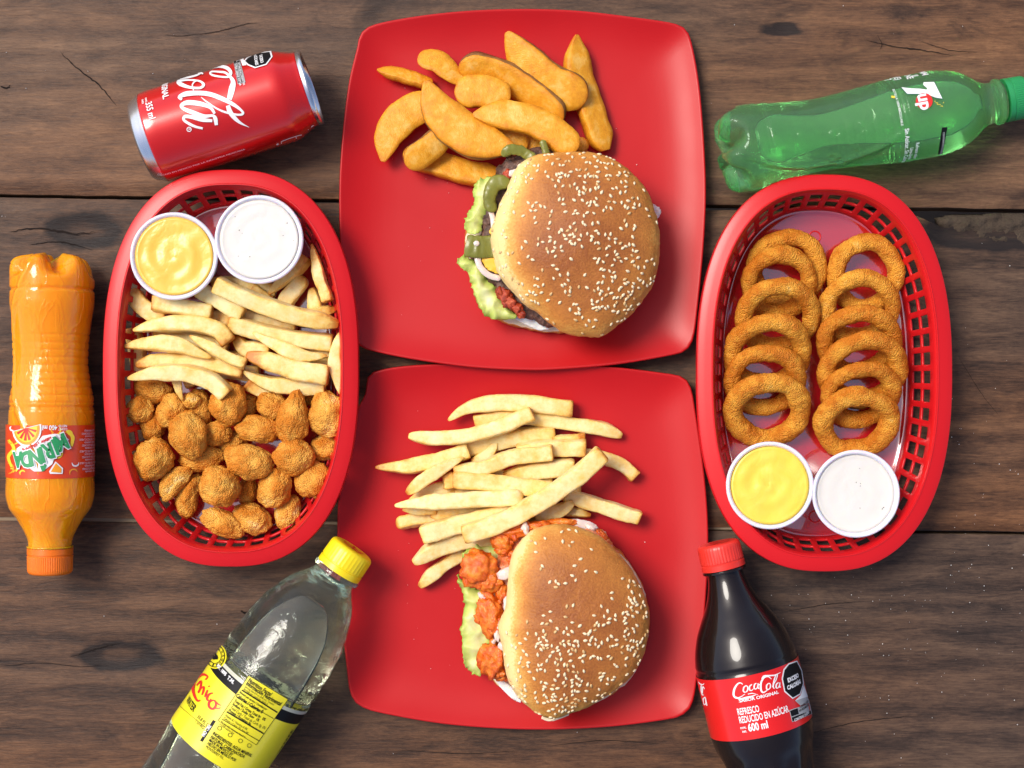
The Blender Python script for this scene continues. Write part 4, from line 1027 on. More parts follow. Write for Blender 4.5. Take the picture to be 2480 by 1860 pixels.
# ------------------------------------------------------------------ bottles and can
class Lathe:
    def __init__(s, P0, P1, prof, zc=None, dz=0):
        """P0 base end, P1 cap end (photo px), prof: (distance from base px, radius px)"""
        rm = max(r for _, r in prof)
        s.zc = zc if zc else rm*KP*.965
        s.B = W(P0, s.zc); A = W(P1, s.zc); s.a = (A-s.B).normalized(); s.n = Vector((s.a.y, -s.a.x, 0)); s.k = KP*(H-s.zc)/H
        s.prof = [(x*s.k, r*s.k) for x, r in prof]
    def r(s, x):
        p = s.prof
        if x <= p[0][0]: return p[0][1]
        for i in range(len(p)-1):
            if x <= p[i+1][0]:
                x0, r0 = p[i]; x1, r1 = p[i+1]; m0 = s.slope(i); m1 = s.slope(i+1); h = x1-x0; t = (x-x0)/h
                return (2*t**3-3*t*t+1)*r0+(t**3-2*t*t+t)*h*m0+(-2*t**3+3*t*t)*r1+(t**3-t*t)*h*m1
        return p[-1][1]
    def slope(s, i):
        p = s.prof
        if i == 0 or i == len(p)-1: return 0
        d0 = (p[i][1]-p[i-1][1])/(p[i][0]-p[i-1][0]); d1 = (p[i+1][1]-p[i][1])/(p[i+1][0]-p[i][0])
        return 0 if d0*d1 <= 0 else 2*d0*d1/(d0+d1)
    def at(s, x, phi, off=0, rr=None):
        r_ = (s.r(x) if rr is None else rr)+off
        return s.B+s.a*x+s.n*(r_*math.sin(phi))+Vector((0, 0, r_*math.cos(phi)))
    def px(s, p):
        z = s.zc
        for _ in range(12):
            q = W(p, z)-s.B; x = q.dot(s.a); t = q.dot(s.n); r_ = s.r(x); t = max(-r_*.985, min(r_*.985, t))
            z = s.zc+math.sqrt(r_*r_-t*t)
        return x, math.asin(t/r_)
def lathe_obj(L, name, mat, parent, xs, K=96, off=0, lobes=None, phis=None, grooves=None, closed=True):
    v = []
    for x in xs:
        for j in range(K):
            ph = 2*math.pi*j/K; r_ = L.r(x)+off; ax = x
            if grooves: r_ += grooves(x, ph)
            if lobes:
                u, d = lobes(x, ph, r_); r_ = u; ax = x+d
            v.append(L.B+L.a*ax+L.n*(r_*math.sin(ph))+Vector((0, 0, r_*math.cos(ph))))
    f = grid_faces(len(xs), K)
    if closed: f += [tuple(range(K))[::-1], tuple((len(xs)-1)*K+j for j in range(K))]
    o = mk(name, v, f, mat, parent=parent); fixnormals(o); return o
def band(L, name, mat, parent, x0, x1, ph0, ph1, off=.00035, thick=.0002):
    nx = max(2, int((x1-x0)/.002)); K = max(3, int(abs(ph1-ph0)/.06)); v = []
    full = abs(ph1-ph0) > 6.2
    for i in range(nx+1):
        x = x0+(x1-x0)*i/nx
        for j in range(K if full else K+1):
            v.append(L.at(x, ph0+(ph1-ph0)*j/K, off))
    o = mk(name, v, grid_faces(nx+1, K if full else K+1, full), mat, parent=parent)
    fixnormals(o); return o
DC = [0]
def wrap_mesh(L, verts2, faces, mapf, name, mat, parent, off):
    """verts2 are 2-D; mapf gives (x, phi); long edges are divided so that the print hugs the surface"""
    bm = bmesh.new(); vs = [bm.verts.new((a, b, 0)) for a, b in verts2]
    for f in faces:
        try: bm.faces.new([vs[i] for i in f])
        except ValueError: pass
    bmesh.ops.triangulate(bm, faces=bm.faces)
    return bm
def decal(L, name, mat, parent, polys, off=.0006, cutlen=.0028, space='px'):
    """polys: list of closed outlines (first = outer, others holes via even-odd) in photo pixels or (u,v) metres"""
    cu = bpy.data.curves.new('tmp', 'CURVE'); cu.dimensions = '2D'; cu.fill_mode = 'BOTH'
    for poly in polys:
        sp = cu.splines.new('POLY'); sp.points.add(len(poly)-1); sp.use_cyclic_u = True
        for pt, q in zip(sp.points, poly): pt.co = (q[0], q[1], 0, 1)
    return finish_curve(L, cu, name, mat, parent, off, cutlen, (lambda p: L.px(p)) if space == 'px' else space)
def finish_curve(L, cu, name, mat, parent, off, cutlen, mapf):
    to = bpy.data.objects.new('tmp', cu); COL.objects.link(to)
    dg = bpy.context.evaluated_depsgraph_get(); me = bpy.data.meshes.new_from_object(to.evaluated_get(dg))
    bpy.data.objects.remove(to); bpy.data.curves.remove(cu)
    bm = bmesh.new(); bm.from_mesh(me); bpy.data.meshes.remove(me)
    bmesh.ops.triangulate(bm, faces=bm.faces)
    cache = {}
    def P(v):
        k = (round(v.co.x, 6), round(v.co.y, 6))
        if k not in cache: x, ph = mapf(k); cache[k] = L.at(x, ph, off)
        return cache[k]
    for _ in range(3):
        es = [e for e in bm.edges if (P(e.verts[0])-P(e.verts[1])).length > cutlen]
        if not es: break
        bmesh.ops.subdivide_edges(bm, edges=es, cuts=1); bmesh.ops.triangulate(bm, faces=bm.faces)
    bm.verts.index_update()
    v = [P(q) for q in bm.verts]; f = [tuple(q.index for q in ff.verts) for ff in bm.faces]; bm.free()
    if not f: return None
    o = mk(name, v, f, mat, parent=parent); fixnormals(o)
    # outward orientation
    return o
def text(L, s, pxa, size, mat, parent, align='CENTER', rot=0, off=.0006, bold=0.0, sx=1.0, name='printed_text', flip=False, shear=0):
    x0, ph0 = L.px(pxa)
    cu = bpy.data.curves.new('tmp', 'FONT'); cu.body = s; cu.size = size; cu.align_x = align; cu.align_y = 'CENTER'; cu.offset = bold*size; cu.resolution_u = 3; cu.shear = shear
    r0 = L.r(x0); cr, sr = math.cos(rot), math.sin(rot)
    def mp(k):
        u, v = k[0]*sx, k[1]; u, v = u*cr-v*sr, u*sr+v*cr
        return x0+v, ph0+u/r0
    return finish_curve(L, cu, name, mat, parent, off, .004, mp)
def stroke(L, strokes, mat, parent, name='printed_lettering', off=.0006, widescale=1.0, mp=None):
    """each stroke: list of (px, py, width px)"""
    v = []; f = []
    for si, st in enumerate(strokes):
        P = catmull([Vector(q) for q in st], 6); o_ = off+si*.000018; b = len(v)
        for i, p in enumerate(P):
            tg = P[min(i+1, len(P)-1)]-P[max(i-1, 0)]; tg.z = 0; tg.normalize(); n = Vector((-tg.y, tg.x, 0)); w_ = max(.3, p.z)*.5*widescale
            for sgn in (1, 0, -1):
                q = (p.x+n.x*w_*sgn, p.y+n.y*w_*sgn)
                x, ph = (mp or L.px)(q); v.append(L.at(x, ph, o_))
        f += [(b+3*i+c, b+3*i+c+1, b+3*i+c+4, b+3*i+c+3) for i in range(len(P)-1) for c in (0, 1)]
    o = mk(name, v, f, mat, parent=parent); fixnormals(o)
    if name == 'printed_swirl': o['kind'] = 'stuff'
    return o
def oct_poly(cx, cy, r_, ax=(1, 0), sx=1.0):
    out = []
    for i in range(8):
        a = math.pi/8+i*math.pi/4; u, v = r_*math.cos(a)*sx, r_*math.sin(a)
        out.append((cx+u*ax[0]-v*ax[1], cy+u*ax[1]+v*ax[0]))
    return out
def circ(cx, cy, r_, n=28, a0=0, a1=2*math.pi, ry=None):
    return [(cx+r_*math.cos(a0+(a1-a0)*i/n), cy+(ry or r_)*math.sin(a0+(a1-a0)*i/n)) for i in range(n if a1-a0 > 6.2 else n+1)]
def cap(L, x0, x1, r_, mat, parent, ridges=60, bandfrac=.24, name='cap'):
    """ribbed screw cap from x0 to x1"""
    K = ridges*3; v = []; h = x1-x0
    pr = [(0, .90, 0), (0, 1.0, 0), (h*bandfrac*.9, 1.0, 0), (h*bandfrac, .965, 0), (h*(bandfrac+.03), .965, 0), (h*(bandfrac+.05), .995, 1), (h*.80, .985, 1), (h*.90, .965, .6), (h*.97, .90, 0), (h, .82, 0), (h+.0001, .5, 0)]
    for x, s, rg in pr:
        for j in range(K):
            ph = 2*math.pi*j/K; rr = r_*s*(1-(.022 if j % 3 == 0 else 0)*rg)
            v.append(L.B+L.a*(x0+x)+L.n*(rr*math.sin(ph))+Vector((0, 0, rr*math.cos(ph))))
    f = grid_faces(len(pr), K)+[tuple(range(K))[::-1], tuple((len(pr)-1)*K+j for j in range(K))]
    o = mk(name, v, f, mat, parent=parent, sharp=40); fixnormals(o); return o
def petal(xe, amt=.20, n=5, ph0=0.0, push=.004):
    def fn(x, ph, r_):
        k = 1-smooth(0, xe, x); c = .5-.5*math.cos(n*(ph-ph0)); c = c**1.5
        return r_*(1-amt*k*c), push*k*c
    return fn
def bubble(L, parent, x0, x1, level, mat, inset=.0012, name='air_pocket', K=40):
    """air above the liquid: arc under the wall and a level surface"""
    xs = [x0+(x1-x0)*i/60 for i in range(61)]; v = []; rows = 0
    for x in xs:
        e = min(1, (x-x0)/.035, (x1-x)/.020); e = max(0, e)**.5
        r_ = L.r(x)-inset
        lv = max(level, r_*(.995-.30*e) if e < 1 else level)
        if r_ <= lv*1.01: lv = r_*.97
        pm = math.acos(min(.999, lv/r_))
        for j in range(K):
            ph = -pm+2*pm*j/(K-1); v.append(L.at(x, ph, -inset))
        for j in range(K):
            t = pm-2*pm*(j+1)/(K+1); yy = lv*math.tan(t); v.append(L.B+L.a*x+L.n*yy+Vector((0, 0, lv)))
        rows += 1
    n = 2*K; f = grid_faces(rows, n)+[tuple(range(n))[::-1], tuple((rows-1)*n+j for j in range(n))]
    return v, f
def add_cavity(o, v, f):
    """join a cavity (normals pointing into the air) to a liquid body"""
    org = parent_origin(o.parent)
    bm = bmesh.new(); bm2 = bmesh.new(); vs = [bm2.verts.new(Vector(p)-org) for p in v]
    for q in f: bm2.faces.new([vs[i] for i in q])
    bmesh.ops.recalc_face_normals(bm2, faces=bm2.faces); bmesh.ops.reverse_faces(bm2, faces=bm2.faces)
    me2 = bpy.data.meshes.new('t'); bm2.to_mesh(me2); bm2.free()
    bm.from_mesh(o.data); bm.from_mesh(me2); bm.to_mesh(o.data); bm.free(); bpy.data.meshes.remove(me2)
    o.data.shade_smooth()
def lin(a, b, n): return [a+(b-a)*i/(n-1) for i in range(n)]

# ---- cola can
S = 1.1211
A0, A1 = c1(267, 1076), c1(1950, 535)
LC = Lathe(A0, A1, [(0, 84*S), (8*S, 90*S), (17*S, 94*S), (26*S, 98*S), (50*S, 99.5*S), (308*S, 99.5*S), (322*S, 98.5*S), (350*S, 88*S), (372*S, 81*S), (380*S, 81*S), (385*S, 81*S)])
root = thing('soda_can', (LC.B+LC.a*.06-Vector((0, 0, LC.zc))), 'red cola can lying on its side above the left basket', 'can')
k = LC.k*S
lathe_obj(LC, 'can_body', M['can_red'], root, lin(26*k, 374*k, 70), K=120)
def dome(x0, x1, prof, name, mat, K=96):
    v = []
    for x, r_ in prof: v += [LC.B+LC.a*(x*k)+LC.n*(r_*k*math.sin(2*math.pi*j/K))+Vector((0, 0, r_*k*math.cos(2*math.pi*j/K))) for j in range(K)]
    o = mk(name, v, grid_faces(len(prof), K)+[tuple((len(prof)-1)*K+j for j in range(K))], mat, parent=root, sharp=45); fixnormals(o); return o
dome(0, 0, [(27, 98.3), (20, 95.5), (14, 92), (5, 89), (0, 85), (-2, 80), (0, 75), (8, 62), (16, 40), (19, 15)], 'can_base', M['alu'])
dome(0, 0, [(373, 81.2), (375, 82), (378, 83.5), (382, 83.5), (384, 82), (384, 79), (381, 76), (374, 75), (372, 70), (374, 66), (375, 40), (375, 10)], 'can_lid', M['alu'])
WHT = [ # script lettering traced on the side of the can: x, y, width in close-up pixels
 [(640, 462, 14), (720, 448, 22), (800, 428, 22), (850, 405, 20), (868, 412, 16), (830, 400, 18), (770, 405, 14), (730, 420, 8)],
 [(775, 575, 12), (765, 520, 16), (800, 480, 20), (850, 490, 26), (875, 520, 36), (840, 550, 30), (740, 545, 34), (650, 515, 50), (625, 490, 40), (680, 476, 22), (780, 474, 20), (850, 487, 20)],
 [(900, 375, 8), (960, 350, 26), (1040, 340, 34), (1110, 355, 44), (1145, 400, 40), (1120, 440, 26), (1050, 440, 22), (975, 428, 24), (940, 408, 22), (960, 390, 20), (1030, 392, 24), (1090, 400, 28), (1140, 440, 34), (1168, 490, 56), (1155, 560, 76), (1130, 660, 60)],
 [(850, 640, 6), (900, 680, 18), (980, 735, 20), (1060, 775, 24), (1150, 800, 26), (1230, 810, 26), (1265, 795, 30), (1240, 760, 30), (1170, 710, 44), (1060, 655, 54), (940, 612, 56), (820, 600, 56), (700, 610, 60), (635, 640, 40), (660, 665, 30)],
 [(1115, 720, 50), (1135, 780, 60), (1180, 840, 50), (1240, 890, 30), (1325, 932, 3)],
 [(985, 800, 30), (940, 740, 40), (840, 705, 58), (720, 695, 60), (655, 720, 40), (680, 755, 44), (780, 795, 54), (880, 825, 44), (965, 820, 32), (990, 850, 50), (1000, 912, 40)],
 [(960, 870, 34), (860, 860, 50), (760, 835, 46), (690, 830, 40), (680, 865, 32), (740, 905, 34), (800, 930, 30), (865, 945, 26)]]
stroke(LC, [[(*c1(x, y), w_*.8*c1.s) for x, y, w_ in st] for st in WHT], M['white'], root)
text(LC, 'SABOR ORIGINAL', c1(500, 655), .0060, M['white'], root, 'RIGHT', sx=1.0, bold=.03)
text(LC, 'cont.\n neto', c1(290, 675), .0026, M['white'], root, 'CENTER', bold=.02)
text(LC, '355 ml', c1(325, 690), .0066, M['white'], root, 'LEFT', bold=.02, sx=.8)
decal(LC, 'printed_mark', M['white'], root, [circ(*c1(730, 955), 25*c1.s), circ(*c1(730, 955), 17*c1.s)])
text(LC, 'R', c1(730, 955), .0025, M['white'], root)
oc = [(1300, 255), (1400, 205), (1545, 185), (1560, 240), (1500, 320), (1385, 355), (1310, 325), (1270, 290)]
decal(LC, 'warning_border', M['white'], root, [c1(oc)])
cc = (1420, 268)
decal(LC, 'warning_octagon', M['black'], root, [c1([(cc[0]+(x-cc[0])*.88, cc[1]+(y-cc[1])*.86) for x, y in oc])], off=.0008)
text(LC, 'EXCESO', c1(1448, 262), .0030, M['white'], root, bold=.03, off=.0010)
text(LC, 'AZÚCARES', c1(1395, 272), .0029, M['white'], root, bold=.03, off=.0010)
decal(LC, 'warning_border', M['grey'], root, [c1([(1170, 285), (1235, 270), (1290, 492), (1215, 512)])])
decal(LC, 'warning_border', M['white'], root, [c1([(1238, 268), (1270, 262), (1300, 325), (1262, 330)])])
for a_ in (0, 1): decal(LC, 'warning_strip', M['black'], root, [c1([(1175+a_*34, 292-a_*6), (1200+a_*34, 286-a_*6), (1243+a_*34, 498-a_*6), (1218+a_*34, 504-a_*6)])], off=.0008)
text(LC, 'CONTIENE CAFEINA EVITAR', c1(1208, 395), .0019, M['white'], root, off=.0010, bold=.02)
text(LC, 'CONTIENE EDULCORANTES', c1(1243, 388), .0019, M['white'], root, off=.0010, bold=.02)
TIP = [[(1640, 1070, 6), (1720, 1040, 5), (1840, 1000, 5)], [(1640, 1070, 6), (1648, 1115, 5)], [(1785, 1020, 5), (1800, 1070, 5)], [(1680, 1090, 16), (1760, 1068, 5)], [(1840, 1000, 5), (1850, 1025, 10), (1885, 1035, 14), (1910, 990, 8), (1940, 920, 7), (1970, 905, 8)], [(1905, 945, 5), (1935, 975, 5)], [(1600, 1090, 20), (1625, 1130, 20)], [(1940, 930, 14), (1965, 945, 14)]]
stroke(LC, [[(*c1(x, y), w_*c1.s) for x, y, w_ in st] for st in TIP], M['white'], root)
text(LC, 'HECHO EN MEXICO POR LA INDUSTRIA MEXICANA', c1(850, 1285), .0022, M['white'], root, rot=R(90), sx=1.25)
decal(LC, 'barcode_panel', M['white'], root, [c1([(570, 1440), (1000, 1308), (1015, 1330), (580, 1465)])])
for i in range(22):
    x = 590+i*18; y = 1452-i*6.2-2
    decal(LC, 'barcode_bar', M['black'], root, [c1([(x, y-8), (x+5+(i*7 % 5), y-10), (x+7+(i*7 % 5), y+6), (x+2, y+8)])], off=.0008)

# ---- orange bottle (Mirinda)
P0, P1 = D(111, 548), D(108, 1238)
pr = [(0, 40), (6, 72), (14, 84), (30, 92), (60, 94), (100, 94), (150, 87), (200, 82), (235, 81), (290, 89), (320, 94), (370, 95), (480, 95), (515, 96), (545, 90), (572, 72), (600, 56), (620, 48), (632, 47), (640, 47)]
LM = Lathe(P0, P1, [(a*S, b*S*.97) for a, b in pr]); km = LM.k*S
root = thing('soda_bottle', LM.B+LM.a*.1-Vector((0, 0, LM.zc)), 'orange soda bottle upside down at the left edge', 'bottle', 'plastic soda bottles')
def ribs(x):
    u = x/km
    return (-.0006*max(0, math.cos(u*2*math.pi/16.0))**4 if 175 < u < 350 else 0)-(.0012*math.exp(-((u-78)/3.5)**2))-(.0010*math.exp(-((u-330)/3)**2))
def mgroove(x, ph):
    u = x/km; wave = 1+.0  # flowing ridge lines along the waist
    a = ph-.55*math.sin((u-60)/95.0)-.45
    b = ph+.45*math.sin((u-40)/90.0)+.75
    g = 0
    if 20 < u < 480: g = .0012*math.exp(-(a/.08)**2)+.0012*math.exp(-(b/.08)**2)-.0014*(smooth(0, .25, a) if a > 0 else 0)*(1-smooth(.8, 1.4, a))
    return g+ribs(x)*(1 if a > 0 or b < 0 else .15)
lathe_obj(LM, 'bottle_body', M['orange_soda'], root, lin(0, 640*km, 260), K=144, lobes=petal(60*km, .42, 5, .2, .010), grooves=mgroove)
cap(LM, 636*km, 692*km, 48.5*km, M['cap_orange'], root)
lathe_obj(LM, 'neck_ring', M['orange_soda'], root, lin(631*km, 634*km, 3), off=3.5*km)
band(LM, 'paper_label', M['label_orange'], root, 369*km, 481*km, 0, 2*math.pi)
# label art
def at(x, y): return c2(x, y)
rng = random.Random(4)
sw = []
for i in range(22):
    x = rng.choice([rng.uniform(40, 150), rng.uniform(225, 385)]); y = rng.uniform(890, 1120); r_ = rng.uniform(10, 26); a = rng.uniform(0, 6.28)
    sw.append([(*c2(x+r_*math.cos(a+t*.8), y+r_*math.sin(a+t*.8)), (7 if t in (1, 2, 3) else 2)*c2.s) for t in range(5)])
sw = [s for s in sw]
stroke(LM, sw[:11], M['p_yellow'], root, 'printed_swirl', off=.0005); stroke(LM, sw[11:18], M['p_orange'], root, 'printed_swirl', off=.0006); stroke(LM, sw[18:], M['white'], root, 'printed_swirl', off=.0006)
stroke(LM, [[(*c2(45, 960), 6), (*c2(70, 1000), 8), (*c2(45, 1040), 8), (*c2(60, 1090), 5)], [(*c2(60, 980), 4), (*c2(100, 1060), 7), (*c2(80, 1110), 4)], [(*c2(320, 920), 6), (*c2(345, 945), 9), (*c2(340, 990), 6)]], M['p_yellow'], root, 'printed_swirl', off=.0007)
decal(LM, 'printed_splash', M['white'], root, [c2([(85, 1000), (120, 975), (165, 990), (205, 940), (260, 930), (300, 935), (328, 958), (300, 985), (285, 1020), (262, 1040), (250, 1075), (205, 1110), (165, 1110), (130, 1085), (95, 1075), (80, 1040)])], off=.0009)
decal(LM, 'orange_slice', M['white'], root, [c2(circ(132, 905, 68, 24, -.25, math.pi-.15, 86))], off=.0010)
decal(LM, 'orange_slice', M['p_orange'], root, [c2(circ(132, 905, 60, 24, -.22, math.pi-.18, 78))], off=.0012)
decal(LM, 'orange_slice', M['p_yellow'], root, [c2(circ(132, 905, 50, 24, -.18, math.pi-.22, 66))], off=.0014)
stroke(LM, [[(*c2(132, 903), 2), (*c2(132+46*math.cos(a), 903+60*math.sin(a)), 6)] for a in (.25, .75, 1.25, 1.7, 2.2, 2.7)], M['p_red'], root, 'slice_lines', off=.0016)
decal(LM, 'orange_slice', M['white'], root, [c2([(235, 1110), (265, 1062), (300, 1095), (298, 1122), (240, 1122)])], off=.0010)
decal(LM, 'orange_slice', M['p_orange'], root, [c2([(243, 1112), (267, 1070), (293, 1098), (291, 1117)])], off=.0012)
for ch, x, y, rt in [('M', 290, 968, 24), ('I', 262, 990, 20), ('R', 232, 1008, 18), ('I', 203, 1026, 15), ('N', 172, 1038, 12), ('D', 130, 1048, 8), ('A', 92, 1050, 4)]:
    text(LM, ch, c2(x, y), .0150, M['white'], root, rot=R(rt), bold=.10, off=.0016, sx=.72, name='letter_outline')
    text(LM, ch, c2(x, y), .0150, M['p_green'], root, rot=R(rt), bold=.045, off=.0019, sx=.72, name='letter')
decal(LM, 'printed_leaf', M['p_green'], root, [c2([(192, 1082), (205, 1068), (225, 1080), (215, 1105), (203, 1112)])], off=.0012)
text(LM, '400 ml', c2(238, 900), .0045, M['white'], root, bold=.03, sx=.8); text(LM, 'CONT\nNETO', c2(300, 900), .0022, M['white'], root, bold=.02)
text(LM, 'sabor NARANJA', c2(170, 985), .0035, M['p_red'], root, rot=R(25), bold=.04, off=.0015)
for i, y in enumerate(range(915, 1120, 14)): text(LM, ['SABOR NARANJA', 'CONTIENE AZUCARES', 'Agua carbonatada', 'BOTELLA 100% RECICLABLE'][i % 4], c2(425, y), .0020, M['white'], root)

# ---- green bottle (7up)
P0, P1 = D(1553, 331), D(2213, 209.5)
pr = [(0, 40), (5, 70), (14, 84), (34, 92), (60, 93), (100, 90), (150, 83), (220, 78), (290, 82), (350, 88), (400, 92), (470, 92), (505, 87), (538, 76), (554, 66), (570, 54), (585, 46), (600, 44), (640, 43)]
LG = Lathe(P0, P1, [(a*S, b*S) for a, b in pr]); kg = LG.k*S
root = thing('soda_bottle', LG.B+LG.a*.1-Vector((0, 0, LG.zc)), 'clear green soda bottle lying above the onion ring basket', 'bottle', 'plastic soda bottles')
def ggroove(x, ph):
    u = x/kg; g = 0
    a = ph-.5*math.sin((u-90)/85.0)-.55; b = ph+.5*math.sin((u-40)/85.0)+.65
    if 30 < u < 380: g = .0016*math.exp(-(a/.10)**2)+.0016*math.exp(-(b/.10)**2)
    if 230 < u < 400: g += -.0008*max(0, math.cos(u*2*math.pi/20.0))**6*math.exp(-((ph-.35)/.35)**2)
    for c_ in (95, 102, 375, 385, 395): g += -.0008*math.exp(-((u-c_)/1.8)**2)
    # small embossed bubbles
    for (bu, bp, br) in GB:
        d = math.hypot((u-bu), (ph-bp)*85)
        if d < br*1.6: g += .0013*math.exp(-((d-br)/1.4)**2)
    return g
rb = random.Random(11); GB = [(rb.uniform(110, 400), rb.uniform(-1.2, 1.2), rb.choice([3, 4, 5, 9])) for _ in range(26)]
body = lathe_obj(LG, 'bottle_body', M['green_soda'], root, lin(0, 622*kg, 300), K=168, lobes=petal(58*kg, .42, 5, .35, .010), grooves=ggroove)
v, f = bubble(LG, root, 70*kg, 560*kg, 66*kg, None); add_cavity(body, v, f)
lathe_obj(LG, 'neck_ring', M['green_soda'], root, [608*kg, 610*kg, 614*kg, 616*kg], off=6*kg)
cap(LG, 626*kg, 674*kg, 47*kg, M['cap_green'], root)
sev = [(1522, 172), (1594, 170), (1650, 282), (1600, 274), (1560, 258), (1500, 250), (1410, 250), (1370, 207), (1440, 214), (1500, 216), (1542, 222), (1548, 214), (1520, 190)]
c_ = (1520, 225)
decal(LG, 'seven_outline', M['p_blue'], root, [c5([(c_[0]+(x-c_[0])*1.05+2, c_[1]+(y-c_[1])*1.09+3) for x, y in sev])], off=.0004)
decal(LG, 'printed_seven', M['white'], root, [c5(sev)], off=.0006)
decal(LG, 'printed_dot', M['p_red'], root, [c5(circ(1525, 300, 58, 32, 0, 2*math.pi, 54))], off=.0008)
text(LG, 'up', c5(1527, 302), .0125, M['white'], root, bold=.03, off=.0010, sx=.95)
text(LG, 'Sin Azúcar, Sin Calorías', c5(1405, 485), .0042, M['white'], root, 'LEFT', bold=.02, off=.0004, sx=.85)
text(LG, 'Refresco sabor', c5(1480, 580), .0034, M['white'], root, 'LEFT', bold=.02, off=.0004, sx=.85)
text(LG, 'Lima-Limón', c5(1440, 615), .0034, M['white'], root, 'LEFT', bold=.02, off=.0004, sx=.85)
text(LG, 'BOTELLA 100% RECICLABLE', c5(1350, 330), .0023, M['white'], root, off=.0004)
decal(LG, 'label_box', M['black'], root, [c5([(1648, 478), (1686, 476), (1650, 655), (1620, 660)])], off=.0004)
text(LG, 'CONTIENE EDULCORANTES', c5(1652, 600), .0018, M['white'], root, off=.0007)
for i, (x, y) in enumerate([(1275, 155), (1340, 143), (1420, 133), (1460, 127), (1520, 108)]):
    text(LG, ['7', '(E)', 'NE', 'II', 'MM'][i], c5(x, y), .0065, M['white'], root, off=.0004, bold=.02)
stroke(LG, [[(*c5(1300+i*0, 265+i*5), 1.5), (*c5(1325, 268+i*5), 1.5)] for i in range(3)], M['p_yellow'], root, off=.0005)
for i in range(9):
    x, y = 1600+(i*17) % 60, 300+(i*11) % 34; decal(LG, 'printed_bubble', M['p_yellow'], root, [c5(circ(x, y, 3.2, 8))], off=.0005)

# ---- cola bottle
P1 = D(1550.5, 1171.0); dx, dy = .229, .9734
P0 = (P1[0]+dx*712*S, P1[1]+dy*712*S)
tp = [(712, 40), (706, 80), (695, 92), (670, 98), (630, 98), (590, 94), (540, 92), (500, 94), (470, 99), (440, 107), (405, 111), (274, 111), (243, 107), (195, 92), (163, 75), (131, 57), (100, 45), (72, 39), (50, 38)]
LK = Lathe(P0, P1, [((712-t)*S, r_*S) for t, r_ in tp]); kk = LK.k*S
root = thing('soda_bottle', LK.B+LK.a*.1-Vector((0, 0, LK.zc)), 'dark cola bottle with red cap and red label, lower right', 'bottle', 'plastic soda bottles')
def kgroove(x, ph):
    u = 712-x/kk
    return -.0016*(.5+.5*math.cos(10*ph+u*.02))*smooth(430, 500, u)*(1-smooth(640, 690, u))-.0008*math.exp(-((u-262)/2.5)**2)-.0008*math.exp(-((u-268)/2.5)**2)
lathe_obj(LK, 'bottle_body', M['cola'], root, lin(0, 660*kk, 220), K=140, lobes=petal(40*kk, .25, 5, .3, .006), grooves=kgroove)
cap(LK, 655*kk, 711*kk, 47.5*kk, M['cap_red'], root, ridges=40)
lathe_obj(LK, 'neck_ring', M['cola'], root, [648*kk, 649*kk, 652*kk, 653*kk], off=9*kk)
band(LK, 'paper_label', M['label_red'], root, (712-406)*kk, (712-273)*kk, 0, 2*math.pi)
COCA = [  # Coca-Cola lettering, x, y, width in close-up pixels
 [(455, 1078, 4), (440, 1068, 6), (420, 1075, 9), (398, 1110, 12), (393, 1150, 12), (410, 1172, 9), (440, 1165, 5), (470, 1145, 3)],
 [(478, 1085, 5), (462, 1100, 8), (460, 1125, 8), (474, 1132, 5), (488, 1118, 8), (488, 1095, 7), (476, 1086, 5)],
 [(518, 1078, 5), (502, 1092, 8), (502, 1116, 8), (516, 1120, 5), (528, 1108, 3)],
 [(548, 1070, 5), (535, 1080, 8), (533, 1104, 8), (545, 1110, 5), (556, 1095, 6), (558, 1070, 7), (560, 1104, 7), (568, 1104, 4)],
 [(562, 1082, 6), (578, 1077, 6)],
 [(650, 1042, 4), (628, 1025, 6), (600, 1032, 9), (580, 1065, 11), (578, 1110, 12), (592, 1134, 9), (618, 1122, 5), (628, 1108, 3)],
 [(585, 1040, 8), (600, 1020, 8), (640, 1018, 8), (675, 1014, 7), (712, 996, 2)],
 [(632, 1070, 5), (618, 1085, 8), (618, 1110, 8), (630, 1114, 5), (642, 1100, 7), (642, 1078, 6), (633, 1070, 5)],
 [(655, 1095, 3), (680, 1050, 5), (690, 1015, 6), (682, 1012, 6), (668, 1050, 8), (662, 1095, 8), (670, 1108, 4)],
 [(698, 1066, 5), (684, 1078, 8), (682, 1100, 8), (692, 1104, 5), (703, 1090, 6), (706, 1066, 7), (706, 1096, 7), (714, 1096, 3)],
 [(405, 1165, 8), (440, 1178, 10), (480, 1170, 12), (520, 1160, 8), (545, 1150, 2)],
 [(560, 1150, 2), (520, 1140, 5), (490, 1145, 5)]]
stroke(LK, [[(*c6(x, y), w_*1.15*c6.s) for x, y, w_ in st] for st in COCA], M['white'], root)
text(LK, 'SABOR ORIGINAL', c6(568, 1168), .0030, M['white'], root, bold=.03, sx=1.18)
text(LK, 'REFRESCO', c6(418, 1272), .0066, M['white'], root, 'LEFT', bold=.02, sx=.50)
text(LK, 'REDUCIDO EN AZÚCAR', c6(430, 1328), .0066, M['white'], root, 'LEFT', bold=.02, sx=.50)
text(LK, 'cont.\n net.', c6(462, 1390), .0027, M['white'], root, bold=.02, sx=.8)
text(LK, '600 ml', c6(492, 1382), .0074, M['white'], root, 'LEFT', bold=.03, sx=.68)
oc = [(765, 935), (825, 915), (860, 985), (872, 1075), (848, 1150), (795, 1180), (738, 1130), (720, 1040), (732, 975)]
ocm = (797, 1047)
decal(LK, 'warning_border', M['white'], root, [c6(oc)])
decal(LK, 'warning_octagon', M['black'], root, [c6([(ocm[0]+(x-ocm[0])*.90, ocm[1]+(y-ocm[1])*.93) for x, y in oc])], off=.0008)
text(LK, 'EXCESO', c6(800, 1035), .0040, M['white'], root, bold=.05, off=.0010, sx=.92)
